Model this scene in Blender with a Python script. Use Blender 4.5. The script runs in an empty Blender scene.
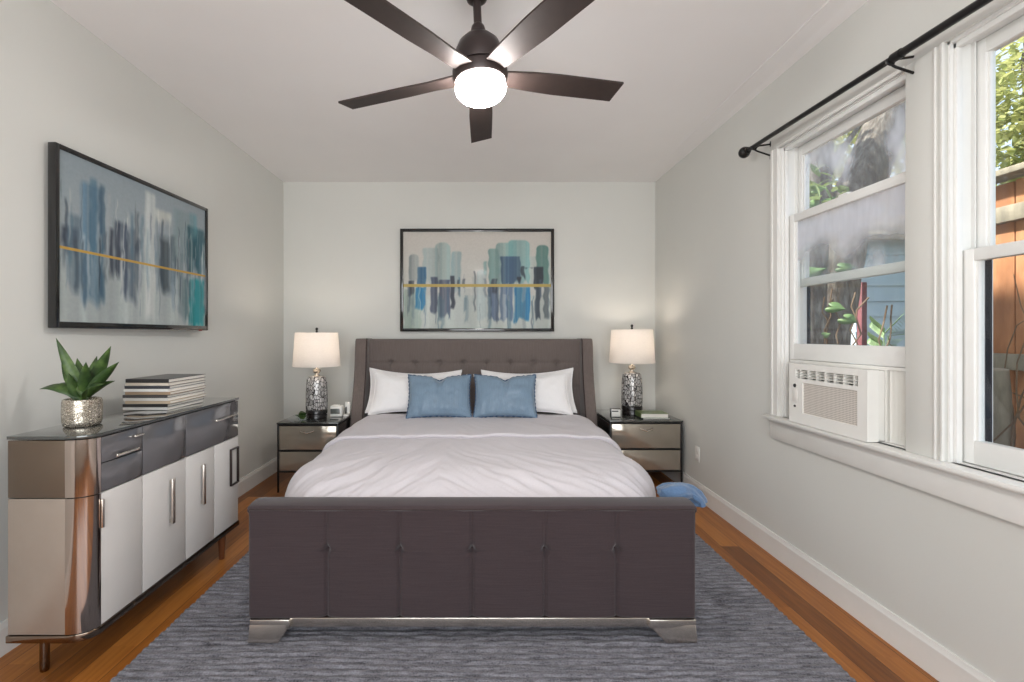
import bpy, bmesh, math, random
from mathutils import Vector, Matrix, noise
import numpy as np

C = bpy.context.scene
PI = math.pi
R = math.radians

# ------------------------------------------------------------------ camera, world, sun, added rear fill light, exposure
cam_d = bpy.data.cameras.new('camera')
cam = bpy.data.objects.new('camera', cam_d)
C.collection.objects.link(cam)
cam.location = (0, 0, 1.3)
cam.rotation_euler = (PI / 2, 0, 0)
cam_d.sensor_width = 36
cam_d.lens = 36 * 465 / 1024
cam_d.shift_x = 32 / 1024
cam_d.shift_y = -6 / 1024
cam_d.clip_start = 0.02
C.camera = cam

C.view_settings.view_transform = 'Standard'
C.view_settings.look = 'None'
C.view_settings.gamma = 1.0
C.view_settings.use_curve_mapping = False
C.view_settings.exposure = 0.95

world = bpy.data.worlds.new('sky')
C.world = world
world.use_nodes = True
_wn = world.node_tree
_bg = _wn.nodes['Background']
_sky = _wn.nodes.new('ShaderNodeTexSky')
_sky.sky_type = 'NISHITA'
_sky.sun_disc = False
_sky.sun_elevation = R(48)
_sky.sun_rotation = R(-60)
_sky.dust_density = 2.5
_mix = _wn.nodes.new('ShaderNodeMix')
_mix.data_type = 'RGBA'
_mix.inputs['Factor'].default_value = 0.6
_mix.inputs['B'].default_value = (2.3, 2.5, 2.7, 1)
_wn.links.new(_sky.outputs[0], _mix.inputs['A'])
_wn.links.new(_mix.outputs['Result'], _bg.inputs[0])
_bg.inputs[1].default_value = 0.28

sun_d = bpy.data.lights.new('sun', 'SUN')
sun_d.energy = 6.0
sun_d.angle = R(3)
sun_d.color = (1.0, 0.94, 0.84)
sun = bpy.data.objects.new('sun', sun_d)
C.collection.objects.link(sun)
sun.rotation_euler = Vector((0.62, -0.22, -0.80)).to_track_quat('-Z', 'Y').to_euler()

# added fill light, set in an invented opening behind the camera
ar_d = bpy.data.lights.new('rear_fill_light', 'AREA')
ar_d.shape = 'RECTANGLE'
ar_d.size = 3.0
ar_d.size_y = 2.1
ar_d.energy = 62
ar_d.color = (0.965, 0.985, 1.0)
ar = bpy.data.objects.new('rear_fill_light', ar_d)
C.collection.objects.link(ar)
ar.location = (-0.1, -1.78, 1.45)
ar.rotation_euler = (PI / 2 + R(20), 0, 0)

try:
    C.cycles.max_bounces = 10
    C.cycles.diffuse_bounces = 5
    C.cycles.transparent_max_bounces = 16
    C.cycles.sample_clamp_indirect = 6
    C.cycles.caustics_reflective = False
    C.cycles.caustics_refractive = False
    C.cycles.use_denoising = True
except Exception:
    pass

F = 465.0


def P(px, py, Y):
    return Vector(((px - 480) * Y / F, Y, 1.3 - (py - 335) * Y / F))


# ------------------------------------------------------------------ materials
def srgb(r, g, b):
    def f(c):
        c /= 255.0
        return c / 12.92 if c <= 0.04045 else ((c + 0.055) / 1.055) ** 2.4
    return (f(r), f(g), f(b), 1.0)


class NT:
    def __init__(self, name):
        self.m = bpy.data.materials.new(name)
        self.m.use_nodes = True
        self.t = self.m.node_tree
        self.b = self.t.nodes['Principled BSDF']
        self.out = self.t.nodes['Material Output']

    def n(self, kind, **kw):
        nd = self.t.nodes.new(kind)
        for k, v in kw.items():
            setattr(nd, k, v)
        return nd

    def l(self, a, b):
        self.t.links.new(a, b)

    def math(self, op, a, b=None):
        nd = self.n('ShaderNodeMath', operation=op)
        for i, v in enumerate((a, b)):
            if v is None:
                continue
            if isinstance(v, (int, float)):
                nd.inputs[i].default_value = v
            else:
                self.l(v, nd.inputs[i])
        return nd.outputs[0]

    def coords(self, scale=(1, 1, 1), kind='Object'):
        tc = self.n('ShaderNodeTexCoord')
        mp = self.n('ShaderNodeMapping')
        mp.inputs['Scale'].default_value = scale
        self.l(tc.outputs[kind], mp.inputs[0])
        return mp.outputs[0]

    def noise(self, vec, scale, detail=4, rough=0.5):
        nd = self.n('ShaderNodeTexNoise')
        nd.inputs['Scale'].default_value = scale
        nd.inputs['Detail'].default_value = detail
        nd.inputs['Roughness'].default_value = rough
        self.l(vec, nd.inputs['Vector'])
        return nd.outputs['Fac']

    def ramp(self, fac, stops):
        nd = self.n('ShaderNodeValToRGB')
        e = nd.color_ramp.elements
        while len(e) < len(stops):
            e.new(0.5)
        for i, (p, c) in enumerate(stops):
            e[i].position = p
            e[i].color = c
        self.l(fac, nd.inputs[0])
        return nd.outputs[0]

    def bump(self, h, strength, dist=0.01):
        nd = self.n('ShaderNodeBump')
        nd.inputs['Strength'].default_value = strength
        nd.inputs['Distance'].default_value = dist
        self.l(h, nd.inputs['Height'])
        self.l(nd.outputs[0], self.b.inputs['Normal'])

    def set(self, **kw):
        for k, v in kw.items():
            self.b.inputs[k.replace('_', ' ')].default_value = v
        return self


def shade_of(c, k):
    return (min(1, c[0] * k), min(1, c[1] * k), min(1, c[2] * k), 1)


def plain(name, col, rough=0.5, metal=0.0, var=0.06, scale=(12, 12, 12), bump=0.0, coat=0.0, sheen=0.0, bscale=60):
    m = NT(name)
    f = m.noise(m.coords(scale), 1.0, 5)
    m.l(m.ramp(f, [(0.3, shade_of(col, 1 - var)), (0.7, shade_of(col, 1 + var))]), m.b.inputs['Base Color'])
    m.set(Roughness=rough, Metallic=metal)
    if coat:
        m.set(Coat_Weight=coat, Coat_Roughness=0.03)
    if sheen:
        m.set(Sheen_Weight=sheen, Sheen_Roughness=0.5)
    if bump:
        m.bump(m.noise(m.coords((1, 1, 1)), bscale, 3), bump, 0.004)
    return m.m


def mirror(name, col, rough, streak=None):
    m = NT(name)
    vec = m.coords(streak or (4, 4, 4))
    f = m.noise(vec, 1.0, 3)
    m.l(m.ramp(f, [(0.3, shade_of(col, 0.93)), (0.7, shade_of(col, 1.05))]), m.b.inputs['Base Color'])
    m.set(Metallic=1.0, Roughness=rough)
    return m.m


def weave(name, col, streaks=(3, 3, 140), amount=0.22, rough=0.85, sheen=0.25, bump=0.35):
    m = NT(name)
    a = m.noise(m.coords(streaks), 1.0, 4, 0.6)
    b = m.noise(m.coords((160, 160, 160)), 1.0, 2)
    s = m.math('ADD', m.math('MULTIPLY', a, 0.7), m.math('MULTIPLY', b, 0.3))
    m.l(m.ramp(s, [(0.34, shade_of(col, 1 - amount)), (0.66, shade_of(col, 1 + amount))]), m.b.inputs['Base Color'])
    m.set(Roughness=rough, Sheen_Weight=sheen, Sheen_Roughness=0.45)
    m.b.inputs['Specular IOR Level'].default_value = 0.25
    m.bump(s, bump, 0.003)
    return m.m


def paint_wall(name, col, bump=0.06):
    return plain(name, col, rough=0.75, var=0.018, scale=(1.6, 1.6, 1.6), bump=bump, bscale=90)


M = {}
M['wall'] = paint_wall('warm_white_wall_paint', srgb(212, 212, 207))
M['ceiling'] = paint_wall('ceiling_paint', srgb(240, 238, 237))
M['trim'] = plain('white_trim_paint', srgb(226, 225, 221), rough=0.4, var=0.015)
M['sash'] = plain('white_sash_paint', srgb(231, 231, 228), rough=0.35, var=0.015)
M['black_metal'] = plain('black_metal', srgb(24, 23, 23), rough=0.35, metal=0.3, var=0.1)
M['black_gloss'] = plain('black_gloss_plastic', srgb(16, 16, 17), rough=0.12, var=0.05, coat=0.5)
M['chrome'] = mirror('polished_chrome', srgb(232, 224, 214), 0.24)
M['bronze_mirror'] = mirror('bronze_mirror', srgb(128, 114, 102), 0.12)
M['end_panel'] = plain('taupe_lacquer', srgb(150, 138, 127), rough=0.3, metal=0.3, var=0.03)
M['corner_metal'] = mirror('brushed_corner_metal', srgb(178, 166, 158), 0.09, (90, 90, 0.5))
M['smoke'] = plain('smoked_glass_face', srgb(104, 103, 106), rough=0.06, metal=0.25, var=0.04, coat=0.6)
M['smoke_top'] = plain('smoked_glass_top', srgb(72, 74, 72), rough=0.05, metal=0.35, var=0.03, coat=0.8)
M['lacquer'] = plain('white_lacquer', srgb(208, 205, 202), rough=0.28, var=0.015)
M['champagne'] = plain('champagne_mirror', srgb(160, 151, 138), rough=0.10, metal=0.55, var=0.03, coat=0.3)
M['dark_fabric'] = weave('charcoal_linen', srgb(60, 50, 52), (7, 7, 260), 0.14, 0.9, 0.2)
M['head_fabric'] = weave('taupe_linen', srgb(107, 97, 93), (120, 120, 8), 0.13)
M['piping_fabric'] = weave('charcoal_piping', srgb(56, 45, 45), (40, 40, 40), 0.1, 0.85, 0.1)
M['duvet'] = weave('lilac_grey_cotton', srgb(203, 198, 202), (70, 70, 70), 0.025, 0.8, 0.15, 0.08)
M['sheet'] = weave('white_cotton', srgb(240, 238, 238), (70, 70, 70), 0.02, 0.8, 0.12, 0.06)
M['blue_satin'] = weave('slate_blue_satin', srgb(118, 139, 158), (140, 140, 5), 0.1, 0.36, 0.3, 0.12)
M['blue_trim'] = weave('navy_fringe', srgb(70, 92, 118), (200, 200, 200), 0.25, 0.8, 0.2, 0.4)
M['blue_throw'] = weave('blue_knit', srgb(84, 110, 142), (120, 120, 120), 0.12, 0.7, 0.4, 0.4)
M['fan_brown'] = plain('espresso_blade', srgb(48, 36, 32), rough=0.62, var=0.14, scale=(30, 30, 30))
M['fan_metal'] = plain('bronze_housing', srgb(56, 47, 46), rough=0.35, metal=0.5, var=0.08)
M['leaf'] = None
M['wood_leg'] = plain('walnut_leg', srgb(104, 62, 38), rough=0.4, var=0.2, scale=(40, 40, 6))
M['ac_white'] = plain('ac_white_plastic', srgb(233, 232, 227), rough=0.45, var=0.015)
M['ac_dark'] = plain('ac_dark_slot', srgb(70, 68, 64), rough=0.7)
M['ac_knob'] = plain('dark_button', srgb(40, 40, 40), rough=0.5)
M['paper'] = plain('white_pages', srgb(226, 222, 214), rough=0.9, var=0.12, scale=(2, 2, 900))
M['brass'] = mirror('pale_brass', srgb(212, 204, 192), 0.18)
M['ceramic_black'] = plain('black_ceramic', srgb(26, 22, 22), rough=0.25, var=0.1)
M['plate'] = plain('outlet_plastic', srgb(232, 230, 224), rough=0.45, var=0.01)
M['lcd'] = plain('grey_display', srgb(92, 96, 92), rough=0.25, var=0.08)


def m_floor():
    m = NT('oak_plank_floor')
    tc = m.n('ShaderNodeTexCoord')
    sx = m.n('ShaderNodeSeparateXYZ')
    m.l(tc.outputs['Object'], sx.inputs[0])
    u = m.math('DIVIDE', m.math('ADD', sx.outputs[0], 0.028), 0.108)
    row = m.math('FLOOR', u)
    wn = m.n('ShaderNodeTexWhiteNoise', noise_dimensions='1D')
    m.l(row, wn.inputs['W'])
    v = m.math('ADD', m.math('DIVIDE', sx.outputs[1], 1.9), m.math('MULTIPLY', wn.outputs['Value'], 7.3))
    cell = m.math('FLOOR', v)
    wn2 = m.n('ShaderNodeTexWhiteNoise', noise_dimensions='2D')
    cb = m.n('ShaderNodeCombineXYZ')
    m.l(row, cb.inputs[0])
    m.l(cell, cb.inputs[1])
    m.l(cb.outputs[0], wn2.inputs['Vector'])
    mp = m.n('ShaderNodeMapping')
    mp.inputs['Scale'].default_value = (42, 2.4, 1)
    m.l(tc.outputs['Object'], mp.inputs[0])
    ad = m.n('ShaderNodeVectorMath', operation='ADD')
    m.l(mp.outputs[0], ad.inputs[0])
    m.l(wn2.outputs['Color'], ad.inputs[1])
    nz = m.n('ShaderNodeTexNoise')
    nz.inputs['Scale'].default_value = 1.0
    nz.inputs['Detail'].default_value = 6
    nz.inputs['Distortion'].default_value = 1.2
    m.l(ad.outputs[0], nz.inputs['Vector'])
    s = m.math('ADD', m.math('MULTIPLY', nz.outputs['Fac'], 0.55), m.math('MULTIPLY', wn2.outputs['Value'], 0.45))
    col = m.ramp(s, [(0.2, srgb(92, 52, 20)), (0.5, srgb(144, 87, 36)), (0.8, srgb(184, 120, 56))])
    fr = m.math('FRACT', u)
    edge = m.math('LESS_THAN', m.math('ABSOLUTE', m.math('SUBTRACT', fr, 0.5)), 0.487)
    mx = m.n('ShaderNodeMix', data_type='RGBA')
    mx.inputs['A'].default_value = srgb(60, 32, 18)
    m.l(edge, mx.inputs['Factor'])
    m.l(col, mx.inputs['B'])
    m.l(mx.outputs['Result'], m.b.inputs['Base Color'])
    m.set(Roughness=0.33)
    m.b.inputs['Specular IOR Level'].default_value = 0.35
    m.bump(edge, 0.25, 0.002)
    return m.m


M['floor'] = m_floor()


def m_rug():
    m = NT('slate_blue_pile')
    a = m.noise(m.coords((11, 85, 1)), 1.0, 5, 0.68)
    b = m.noise(m.coords((140, 140, 140)), 1.0, 2)
    s = m.math('ADD', m.math('MULTIPLY', a, 0.7), m.math('MULTIPLY', b, 0.3))
    m.l(m.ramp(s, [(0.38, srgb(58, 57, 62)), (0.48, srgb(103, 102, 108)), (0.62, srgb(136, 135, 142))]), m.b.inputs['Base Color'])
    m.set(Roughness=0.95, Sheen_Weight=0.2)
    m.b.inputs['Specular IOR Level'].default_value = 0.1
    m.bump(b, 0.6, 0.006)
    return m.m


M['rug'] = m_rug()


def m_leaf(name, c0, c1, c2, scale=9.0, trans=0.25):
    m = NT(name)
    f = m.noise(m.coords((1, 1, 1)), scale, 3)
    m.l(m.ramp(f, [(0.3, c0), (0.5, c1), (0.7, c2)]), m.b.inputs['Base Color'])
    m.set(Roughness=0.45)
    if trans:
        tr = m.n('ShaderNodeBsdfTranslucent')
        tr.inputs[0].default_value = c2
        mx = m.n('ShaderNodeMixShader')
        mx.inputs[0].default_value = trans
        m.l(m.b.outputs[0], mx.inputs[1])
        m.l(tr.outputs[0], mx.inputs[2])
        m.l(mx.outputs[0], m.out.inputs[0])
    return m.m


M['leaf'] = m_leaf('houseplant_leaf', srgb(34, 56, 26), srgb(54, 80, 36), srgb(90, 116, 58), 22, 0.05)
M['leaf_dark'] = m_leaf('vine_leaf', srgb(78, 106, 66), srgb(112, 142, 90), srgb(154, 180, 124), 6)
M['leaf_yellow'] = m_leaf('yellow_green_leaf', srgb(108, 122, 62), srgb(158, 166, 92), srgb(204, 204, 140), 3.5, 0.35)  # pale yellow green leaf tones, varied by noise
M['leaf_mid'] = m_leaf('tree_leaf', srgb(72, 92, 56), srgb(104, 126, 76), srgb(150, 166, 108), 4, 0.3)


def m_bark():
    m = NT('bark')
    f = m.noise(m.coords((22, 22, 5)), 1.0, 6, 0.65)
    m.l(m.ramp(f, [(0.3, srgb(74, 66, 58)), (0.5, srgb(112, 104, 96)), (0.72, srgb(160, 154, 146))]), m.b.inputs['Base Color'])
    m.set(Roughness=0.95)
    m.bump(f, 0.9, 0.03)
    return m.m


M['bark'] = m_bark()


def m_fence():
    m = NT('weathered_cedar')
    a = m.noise(m.coords((20, 7, 2.2)), 1.0, 5, 0.6)
    m.l(m.ramp(a, [(0.3, srgb(132, 84, 54)), (0.52, srgb(172, 118, 80)), (0.75, srgb(200, 154, 114))]), m.b.inputs['Base Color'])
    m.set(Roughness=0.85)
    m.bump(a, 0.4, 0.01)
    return m.m


M['fence'] = m_fence()
M['grey_wood'] = plain('lichen_grey_wood', srgb(142, 134, 118), rough=0.95, var=0.3, scale=(20, 20, 6), bump=0.5)
M['twig'] = plain('dry_twig', srgb(118, 98, 78), rough=0.9, var=0.2)
M['blue_siding'] = plain('pale_blue_siding', srgb(186, 204, 218), rough=0.7, var=0.08, scale=(3, 3, 3))
M['maroon'] = plain('maroon_post_paint', srgb(112, 56, 60), rough=0.6, var=0.1)
M['navy_track'] = plain('dark_storm_track', srgb(22, 25, 36), rough=0.6, var=0.05)
M['soil'] = plain('leaf_litter_ground', srgb(104, 90, 70), rough=1.0, var=0.35, scale=(8, 8, 8))


def m_glass(name, haze=None):
    """thin window glass; haze = function adding a painted glare mask"""
    m = NT(name)
    tr = m.n('ShaderNodeBsdfTransparent')
    tr.inputs[0].default_value = (0.96, 0.98, 0.98, 1)
    gl = m.n('ShaderNodeBsdfGlossy')
    gl.inputs['Roughness'].default_value = 0.01
    fr = m.n('ShaderNodeLayerWeight')
    fac_ = m.math('ADD', m.math('MULTIPLY', m.math('POWER', fr.outputs['Facing'], 4.0), 0.5), 0.025)
    mx = m.n('ShaderNodeMixShader')
    m.l(fac_, mx.inputs[0])
    m.l(tr.outputs[0], mx.inputs[1])
    m.l(gl.outputs[0], mx.inputs[2])
    last = mx.outputs[0]
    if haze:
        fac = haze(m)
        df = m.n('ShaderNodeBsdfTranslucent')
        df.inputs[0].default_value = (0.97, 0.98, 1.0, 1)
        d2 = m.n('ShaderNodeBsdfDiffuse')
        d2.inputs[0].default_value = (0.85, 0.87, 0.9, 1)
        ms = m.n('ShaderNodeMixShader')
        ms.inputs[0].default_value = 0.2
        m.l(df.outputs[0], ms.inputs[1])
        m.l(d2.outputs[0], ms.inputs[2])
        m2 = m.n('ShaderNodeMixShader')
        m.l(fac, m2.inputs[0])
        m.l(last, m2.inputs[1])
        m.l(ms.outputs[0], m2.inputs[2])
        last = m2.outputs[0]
    m.l(last, m.out.inputs[0])
    return m.m


def glare_band(z0, z1, soft, top, base=0.05):  # soft horizontal band of glare, painted into the glass as pale haze
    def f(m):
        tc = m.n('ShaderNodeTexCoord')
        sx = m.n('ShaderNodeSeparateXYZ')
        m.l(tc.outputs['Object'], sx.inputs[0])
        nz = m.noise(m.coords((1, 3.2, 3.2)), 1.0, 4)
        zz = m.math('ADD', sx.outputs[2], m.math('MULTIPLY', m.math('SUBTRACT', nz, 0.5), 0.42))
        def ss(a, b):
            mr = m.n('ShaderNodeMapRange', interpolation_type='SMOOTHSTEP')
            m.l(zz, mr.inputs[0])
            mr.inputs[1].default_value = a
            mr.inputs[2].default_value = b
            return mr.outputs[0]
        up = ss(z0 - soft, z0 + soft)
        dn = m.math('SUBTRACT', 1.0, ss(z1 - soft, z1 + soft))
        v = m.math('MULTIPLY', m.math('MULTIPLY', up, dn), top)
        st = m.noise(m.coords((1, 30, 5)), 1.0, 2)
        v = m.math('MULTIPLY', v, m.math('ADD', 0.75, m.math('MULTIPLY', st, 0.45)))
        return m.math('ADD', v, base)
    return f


def glare_patch(top, base=0.08):  # noise patches of glare painted into the glass
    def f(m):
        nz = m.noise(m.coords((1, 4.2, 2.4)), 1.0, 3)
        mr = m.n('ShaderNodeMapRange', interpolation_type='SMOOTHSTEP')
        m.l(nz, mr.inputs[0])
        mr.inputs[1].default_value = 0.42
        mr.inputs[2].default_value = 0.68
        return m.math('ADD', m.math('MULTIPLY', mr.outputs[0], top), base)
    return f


M['glass'] = m_glass('clear_window_glass')
M['glass_glare'] = m_glass('glare_band_glass', glare_band(1.74, 2.02, 0.11, 0.8, 0.03))  # glare haze painted into the lower pane
M['glass_glare_patch'] = m_glass('glare_patch_glass', glare_patch(0.6, 0.06))  # upper pane with painted glare patches


def m_shade():
    m = NT('linen_lamp_shade')
    f = m.noise(m.coords((60, 60, 300)), 1.0, 3)
    col = m.ramp(f, [(0.3, (0.80, 0.77, 0.74, 1)), (0.7, (0.86, 0.83, 0.80, 1))])
    tr = m.n('ShaderNodeBsdfTranslucent')
    df = m.n('ShaderNodeBsdfDiffuse')
    m.l(col, tr.inputs[0])
    m.l(col, df.inputs[0])
    mx = m.n('ShaderNodeMixShader')
    mx.inputs[0].default_value = 0.5
    m.l(df.outputs[0], mx.inputs[1])
    m.l(tr.outputs[0], mx.inputs[2])
    m.l(mx.outputs[0], m.out.inputs[0])
    return m.m


M['shade'] = m_shade()


def m_globe():
    m = NT('opal_light_globe')
    f = m.noise(m.coords((3, 3, 3)), 1.0, 2)
    m.l(m.ramp(f, [(0.3, (1.0, 0.96, 0.92, 1)), (0.7, (1.0, 0.97, 0.94, 1))]), m.b.inputs['Emission Color'])
    m.set(Emission_Strength=64.0, Roughness=0.3)
    return m.m


M['globe'] = m_globe()


def m_mosaic(name, light, dark, scale, metal, width=0.09, stretch=(1, 1, 1), rough=0.25):
    m = NT(name)
    vo = m.n('ShaderNodeTexVoronoi', feature='DISTANCE_TO_EDGE')
    vo.inputs['Scale'].default_value = scale
    m.l(m.coords(stretch), vo.inputs['Vector'])
    vc = m.n('ShaderNodeTexVoronoi')
    vc.inputs['Scale'].default_value = scale
    m.l(m.coords(stretch), vc.inputs['Vector'])
    bw = m.n('ShaderNodeRGBToBW')
    m.l(vc.outputs['Color'], bw.inputs[0])
    tint = m.ramp(bw.outputs[0], [(0.2, shade_of(light, 0.65)), (0.8, shade_of(light, 1.15))])
    mr = m.n('ShaderNodeMapRange')
    m.l(vo.outputs['Distance'], mr.inputs[0])
    mr.inputs[1].default_value = width * 0.5
    mr.inputs[2].default_value = width
    mx = m.n('ShaderNodeMix', data_type='RGBA')
    mx.inputs['A'].default_value = dark
    m.l(mr.outputs[0], mx.inputs['Factor'])
    m.l(tint, mx.inputs['B'])
    m.l(mx.outputs['Result'], m.b.inputs['Base Color'])
    m.set(Metallic=metal, Roughness=rough)
    m.bump(mr.outputs[0], 0.6, 0.004)
    return m.m


M['mosaic'] = m_mosaic('silver_mosaic_ceramic', srgb(196, 194, 192), srgb(38, 32, 32), 46, 0.3, 0.09, (1, 1, 0.62))
M['hammered'] = m_mosaic('hammered_silver', srgb(214, 206, 192), srgb(150, 138, 122), 120, 0.8, 0.10)


def m_mesh_grille():
    m = NT('perforated_grille')
    ch = m.n('ShaderNodeTexVoronoi')
    ch.inputs['Scale'].default_value = 1.0
    ch.inputs['Randomness'].default_value = 0.0
    m.l(m.coords((1, 120, 120)), ch.inputs['Vector'])
    m.l(m.ramp(ch.outputs['Distance'], [(0.25, srgb(150, 142, 134)), (0.45, srgb(222, 216, 208))]), m.b.inputs['Base Color'])
    m.set(Roughness=0.6)
    return m.m


M['grille'] = m_mesh_grille()


def m_attr(name, rough, coat):
    m = NT(name)
    at = m.n('ShaderNodeVertexColor', layer_name='paint')
    f = m.noise(m.coords((60, 60, 60)), 1.0, 4)
    mx = m.n('ShaderNodeMix', data_type='RGBA', blend_type='MULTIPLY')
    mx.inputs['Factor'].default_value = 0.18
    m.l(at.outputs[0], mx.inputs['A'])
    m.l(f, mx.inputs['B'])
    m.l(mx.outputs['Result'], m.b.inputs['Base Color'])
    m.set(Roughness=rough, Coat_Weight=coat, Coat_Roughness=0.04)
    return m.m


M['painting'] = m_attr('watercolour_print', 0.55, 0.03)
M['screen'] = m_attr('screen_picture', 0.25, 0.5)

# ------------------------------------------------------------------ mesh helpers


def NB():
    return bmesh.new()


def box(bm, x0, x1, y0, y1, z0, z1, bev=0.0, seg=2):
    r = bmesh.ops.create_cube(bm, size=1.0)
    vs = r['verts']
    for v in vs:
        v.co = Vector((x0 + (v.co.x + .5) * (x1 - x0), y0 + (v.co.y + .5) * (y1 - y0), z0 + (v.co.z + .5) * (z1 - z0)))
    if bev > 0:
        es = list({e for v in vs for e in v.link_edges})
        bmesh.ops.bevel(bm, geom=es, offset=bev, segments=seg, profile=0.5, affect='EDGES')
    return bm


def lathe(bm, prof, cx=0, cy=0, seg=32, cap=True):
    rings = []
    for r, z in prof:
        rings.append([bm.verts.new((cx + r * math.cos(2 * PI * i / seg), cy + r * math.sin(2 * PI * i / seg), z)) for i in range(seg)])
    for a, b in zip(rings, rings[1:]):
        for i in range(seg):
            j = (i + 1) % seg
            bm.faces.new((a[i], a[j], b[j], b[i]))
    if cap:
        if prof[0][0] > 1e-6:
            bm.faces.new(list(reversed(rings[0])))
        if prof[-1][0] > 1e-6:
            bm.faces.new(rings[-1])
    return bm


def tube(bm, pts, r, seg=10, cap=True, flat=1.0):
    pts = [Vector(p) for p in pts]
    rings = []
    n = len(pts)
    up = None
    for i, p in enumerate(pts):
        t = (pts[min(i + 1, n - 1)] - pts[max(i - 1, 0)]).normalized()
        if up is None:
            up = Vector((0, 0, 1)) if abs(t.z) < 0.9 else Vector((1, 0, 0))
        s = t.cross(up).normalized()
        up = s.cross(t).normalized()
        rr = r[i] if isinstance(r, (list, tuple)) else r
        rings.append([bm.verts.new(p + s * (rr * math.cos(2 * PI * k / seg)) + up * (rr * flat * math.sin(2 * PI * k / seg))) for k in range(seg)])
    for a, b in zip(rings, rings[1:]):
        for i in range(seg):
            j = (i + 1) % seg
            bm.faces.new((a[i], a[j], b[j], b[i]))
    if cap:
        bm.faces.new(list(reversed(rings[0])))
        bm.faces.new(rings[-1])
    return bm


def closed_tube(bm, pts, r, seg=8):
    pts = [Vector(p) for p in pts]
    n = len(pts)
    nrm = Vector((0, 0, 0))
    for i in range(n):
        nrm += pts[i].cross(pts[(i + 1) % n])
    c = sum(pts, Vector()) / n
    nrm = Vector((0, 0, 0))
    for i in range(n):
        nrm += (pts[i] - c).cross(pts[(i + 1) % n] - c)
    nrm.normalize()
    rings = []
    for i in range(n):
        t = (pts[(i + 1) % n] - pts[i - 1]).normalized()
        s = t.cross(nrm).normalized()
        u = s.cross(t)
        rr = r[i] if isinstance(r, (list, tuple)) else r
        rings.append([bm.verts.new(pts[i] + s * (rr * math.cos(2 * PI * k / seg)) + u * (rr * math.sin(2 * PI * k / seg))) for k in range(seg)])
    for q in range(n):
        a, b = rings[q], rings[(q + 1) % n]
        for i in range(seg):
            j = (i + 1) % seg
            bm.faces.new((a[i], a[j], b[j], b[i]))
    return bm


def prism(bm, poly, a, b, axis='z', bev=0.0, seg=2):
    """poly: 2D points; axis z -> (x,y), axis x -> (y,z), axis y -> (x,z)"""
    def mk(p, h):
        if axis == 'z':
            return Vector((p[0], p[1], h))
        if axis == 'x':
            return Vector((h, p[0], p[1]))
        return Vector((p[0], h, p[1]))
    va = [bm.verts.new(mk(p, a)) for p in poly]
    vb = [bm.verts.new(mk(p, b)) for p in poly]
    n = len(poly)
    fs = [bm.faces.new(va), bm.faces.new(list(reversed(vb)))]
    for i in range(n):
        j = (i + 1) % n
        fs.append(bm.faces.new((va[j], va[i], vb[i], vb[j])))
    bmesh.ops.recalc_face_normals(bm, faces=fs)
    if bev > 0:
        es = [e for e in fs[0].edges] + [e for e in fs[1].edges]
        bmesh.ops.bevel(bm, geom=es, offset=bev, segments=seg, profile=0.5, affect='EDGES')
    return bm


def grid(bm, nu, nv, fn, flip=False):
    vs = [[bm.verts.new(fn(i / (nu - 1), j / (nv - 1))) for j in range(nv)] for i in range(nu)]
    for i in range(nu - 1):
        for j in range(nv - 1):
            q = (vs[i][j], vs[i + 1][j], vs[i + 1][j + 1], vs[i][j + 1])
            bm.faces.new(tuple(reversed(q)) if flip else q)
    return vs


def link(o):
    C.collection.objects.link(o)
    return o


def root_loc(o):
    while o.parent is not None:
        o = o.parent
    return o.location.copy()


def obj(name, bm, mat, parent=None, smooth=40, recalc=True):
    if recalc:
        bmesh.ops.recalc_face_normals(bm, faces=bm.faces[:])
    if parent is not None:
        d = root_loc(parent)
        for v in bm.verts:
            v.co -= d
    me = bpy.data.meshes.new(name)
    bm.to_mesh(me)
    bm.free()
    if smooth:
        for p in me.polygons:
            p.use_smooth = True
        me.set_sharp_from_angle(angle=R(smooth))
    me.materials.append(mat)
    o = bpy.data.objects.new(name, me)
    link(o)
    if parent is not None:
        o.parent = parent
    return o


def tag(o, label, cat, group=None, kind=None):
    o['label'] = label
    o['category'] = cat
    if group:
        o['group'] = group
    if kind:
        o['kind'] = kind
    return o


def thing(name, label, cat, loc=(0, 0, 0), group=None):
    o = bpy.data.objects.new(name, None)
    o.empty_display_size = 0.05
    link(o)
    o.location = loc
    return tag(o, label, cat, group)


def single(name, bm, mat, label, cat, group=None, smooth=40, kind=None):
    """a thing that is one mesh: origin moved to its base centre"""
    bmesh.ops.recalc_face_normals(bm, faces=bm.faces[:])
    xs = [v.co.x for v in bm.verts]
    ys = [v.co.y for v in bm.verts]
    zs = [v.co.z for v in bm.verts]
    c = Vector(((min(xs) + max(xs)) / 2, (min(ys) + max(ys)) / 2, min(zs)))
    for v in bm.verts:
        v.co -= c
    o = obj(name, bm, mat, None, smooth, recalc=False)
    o.location = c
    return tag(o, label, cat, group, kind)


def struct(name, bm, mat, label=None, cat=None, parent=None, smooth=40):
    o = obj(name, bm, mat, parent, smooth)
    if parent is None:
        o['kind'] = 'structure'
        if label:
            o['label'] = label
            o['category'] = cat
    return o


def copy_tree(o, parent=None):
    c = o.copy()
    link(c)
    c.parent = parent
    for ch in list(o.children):
        copy_tree(ch, c)
    return c


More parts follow.
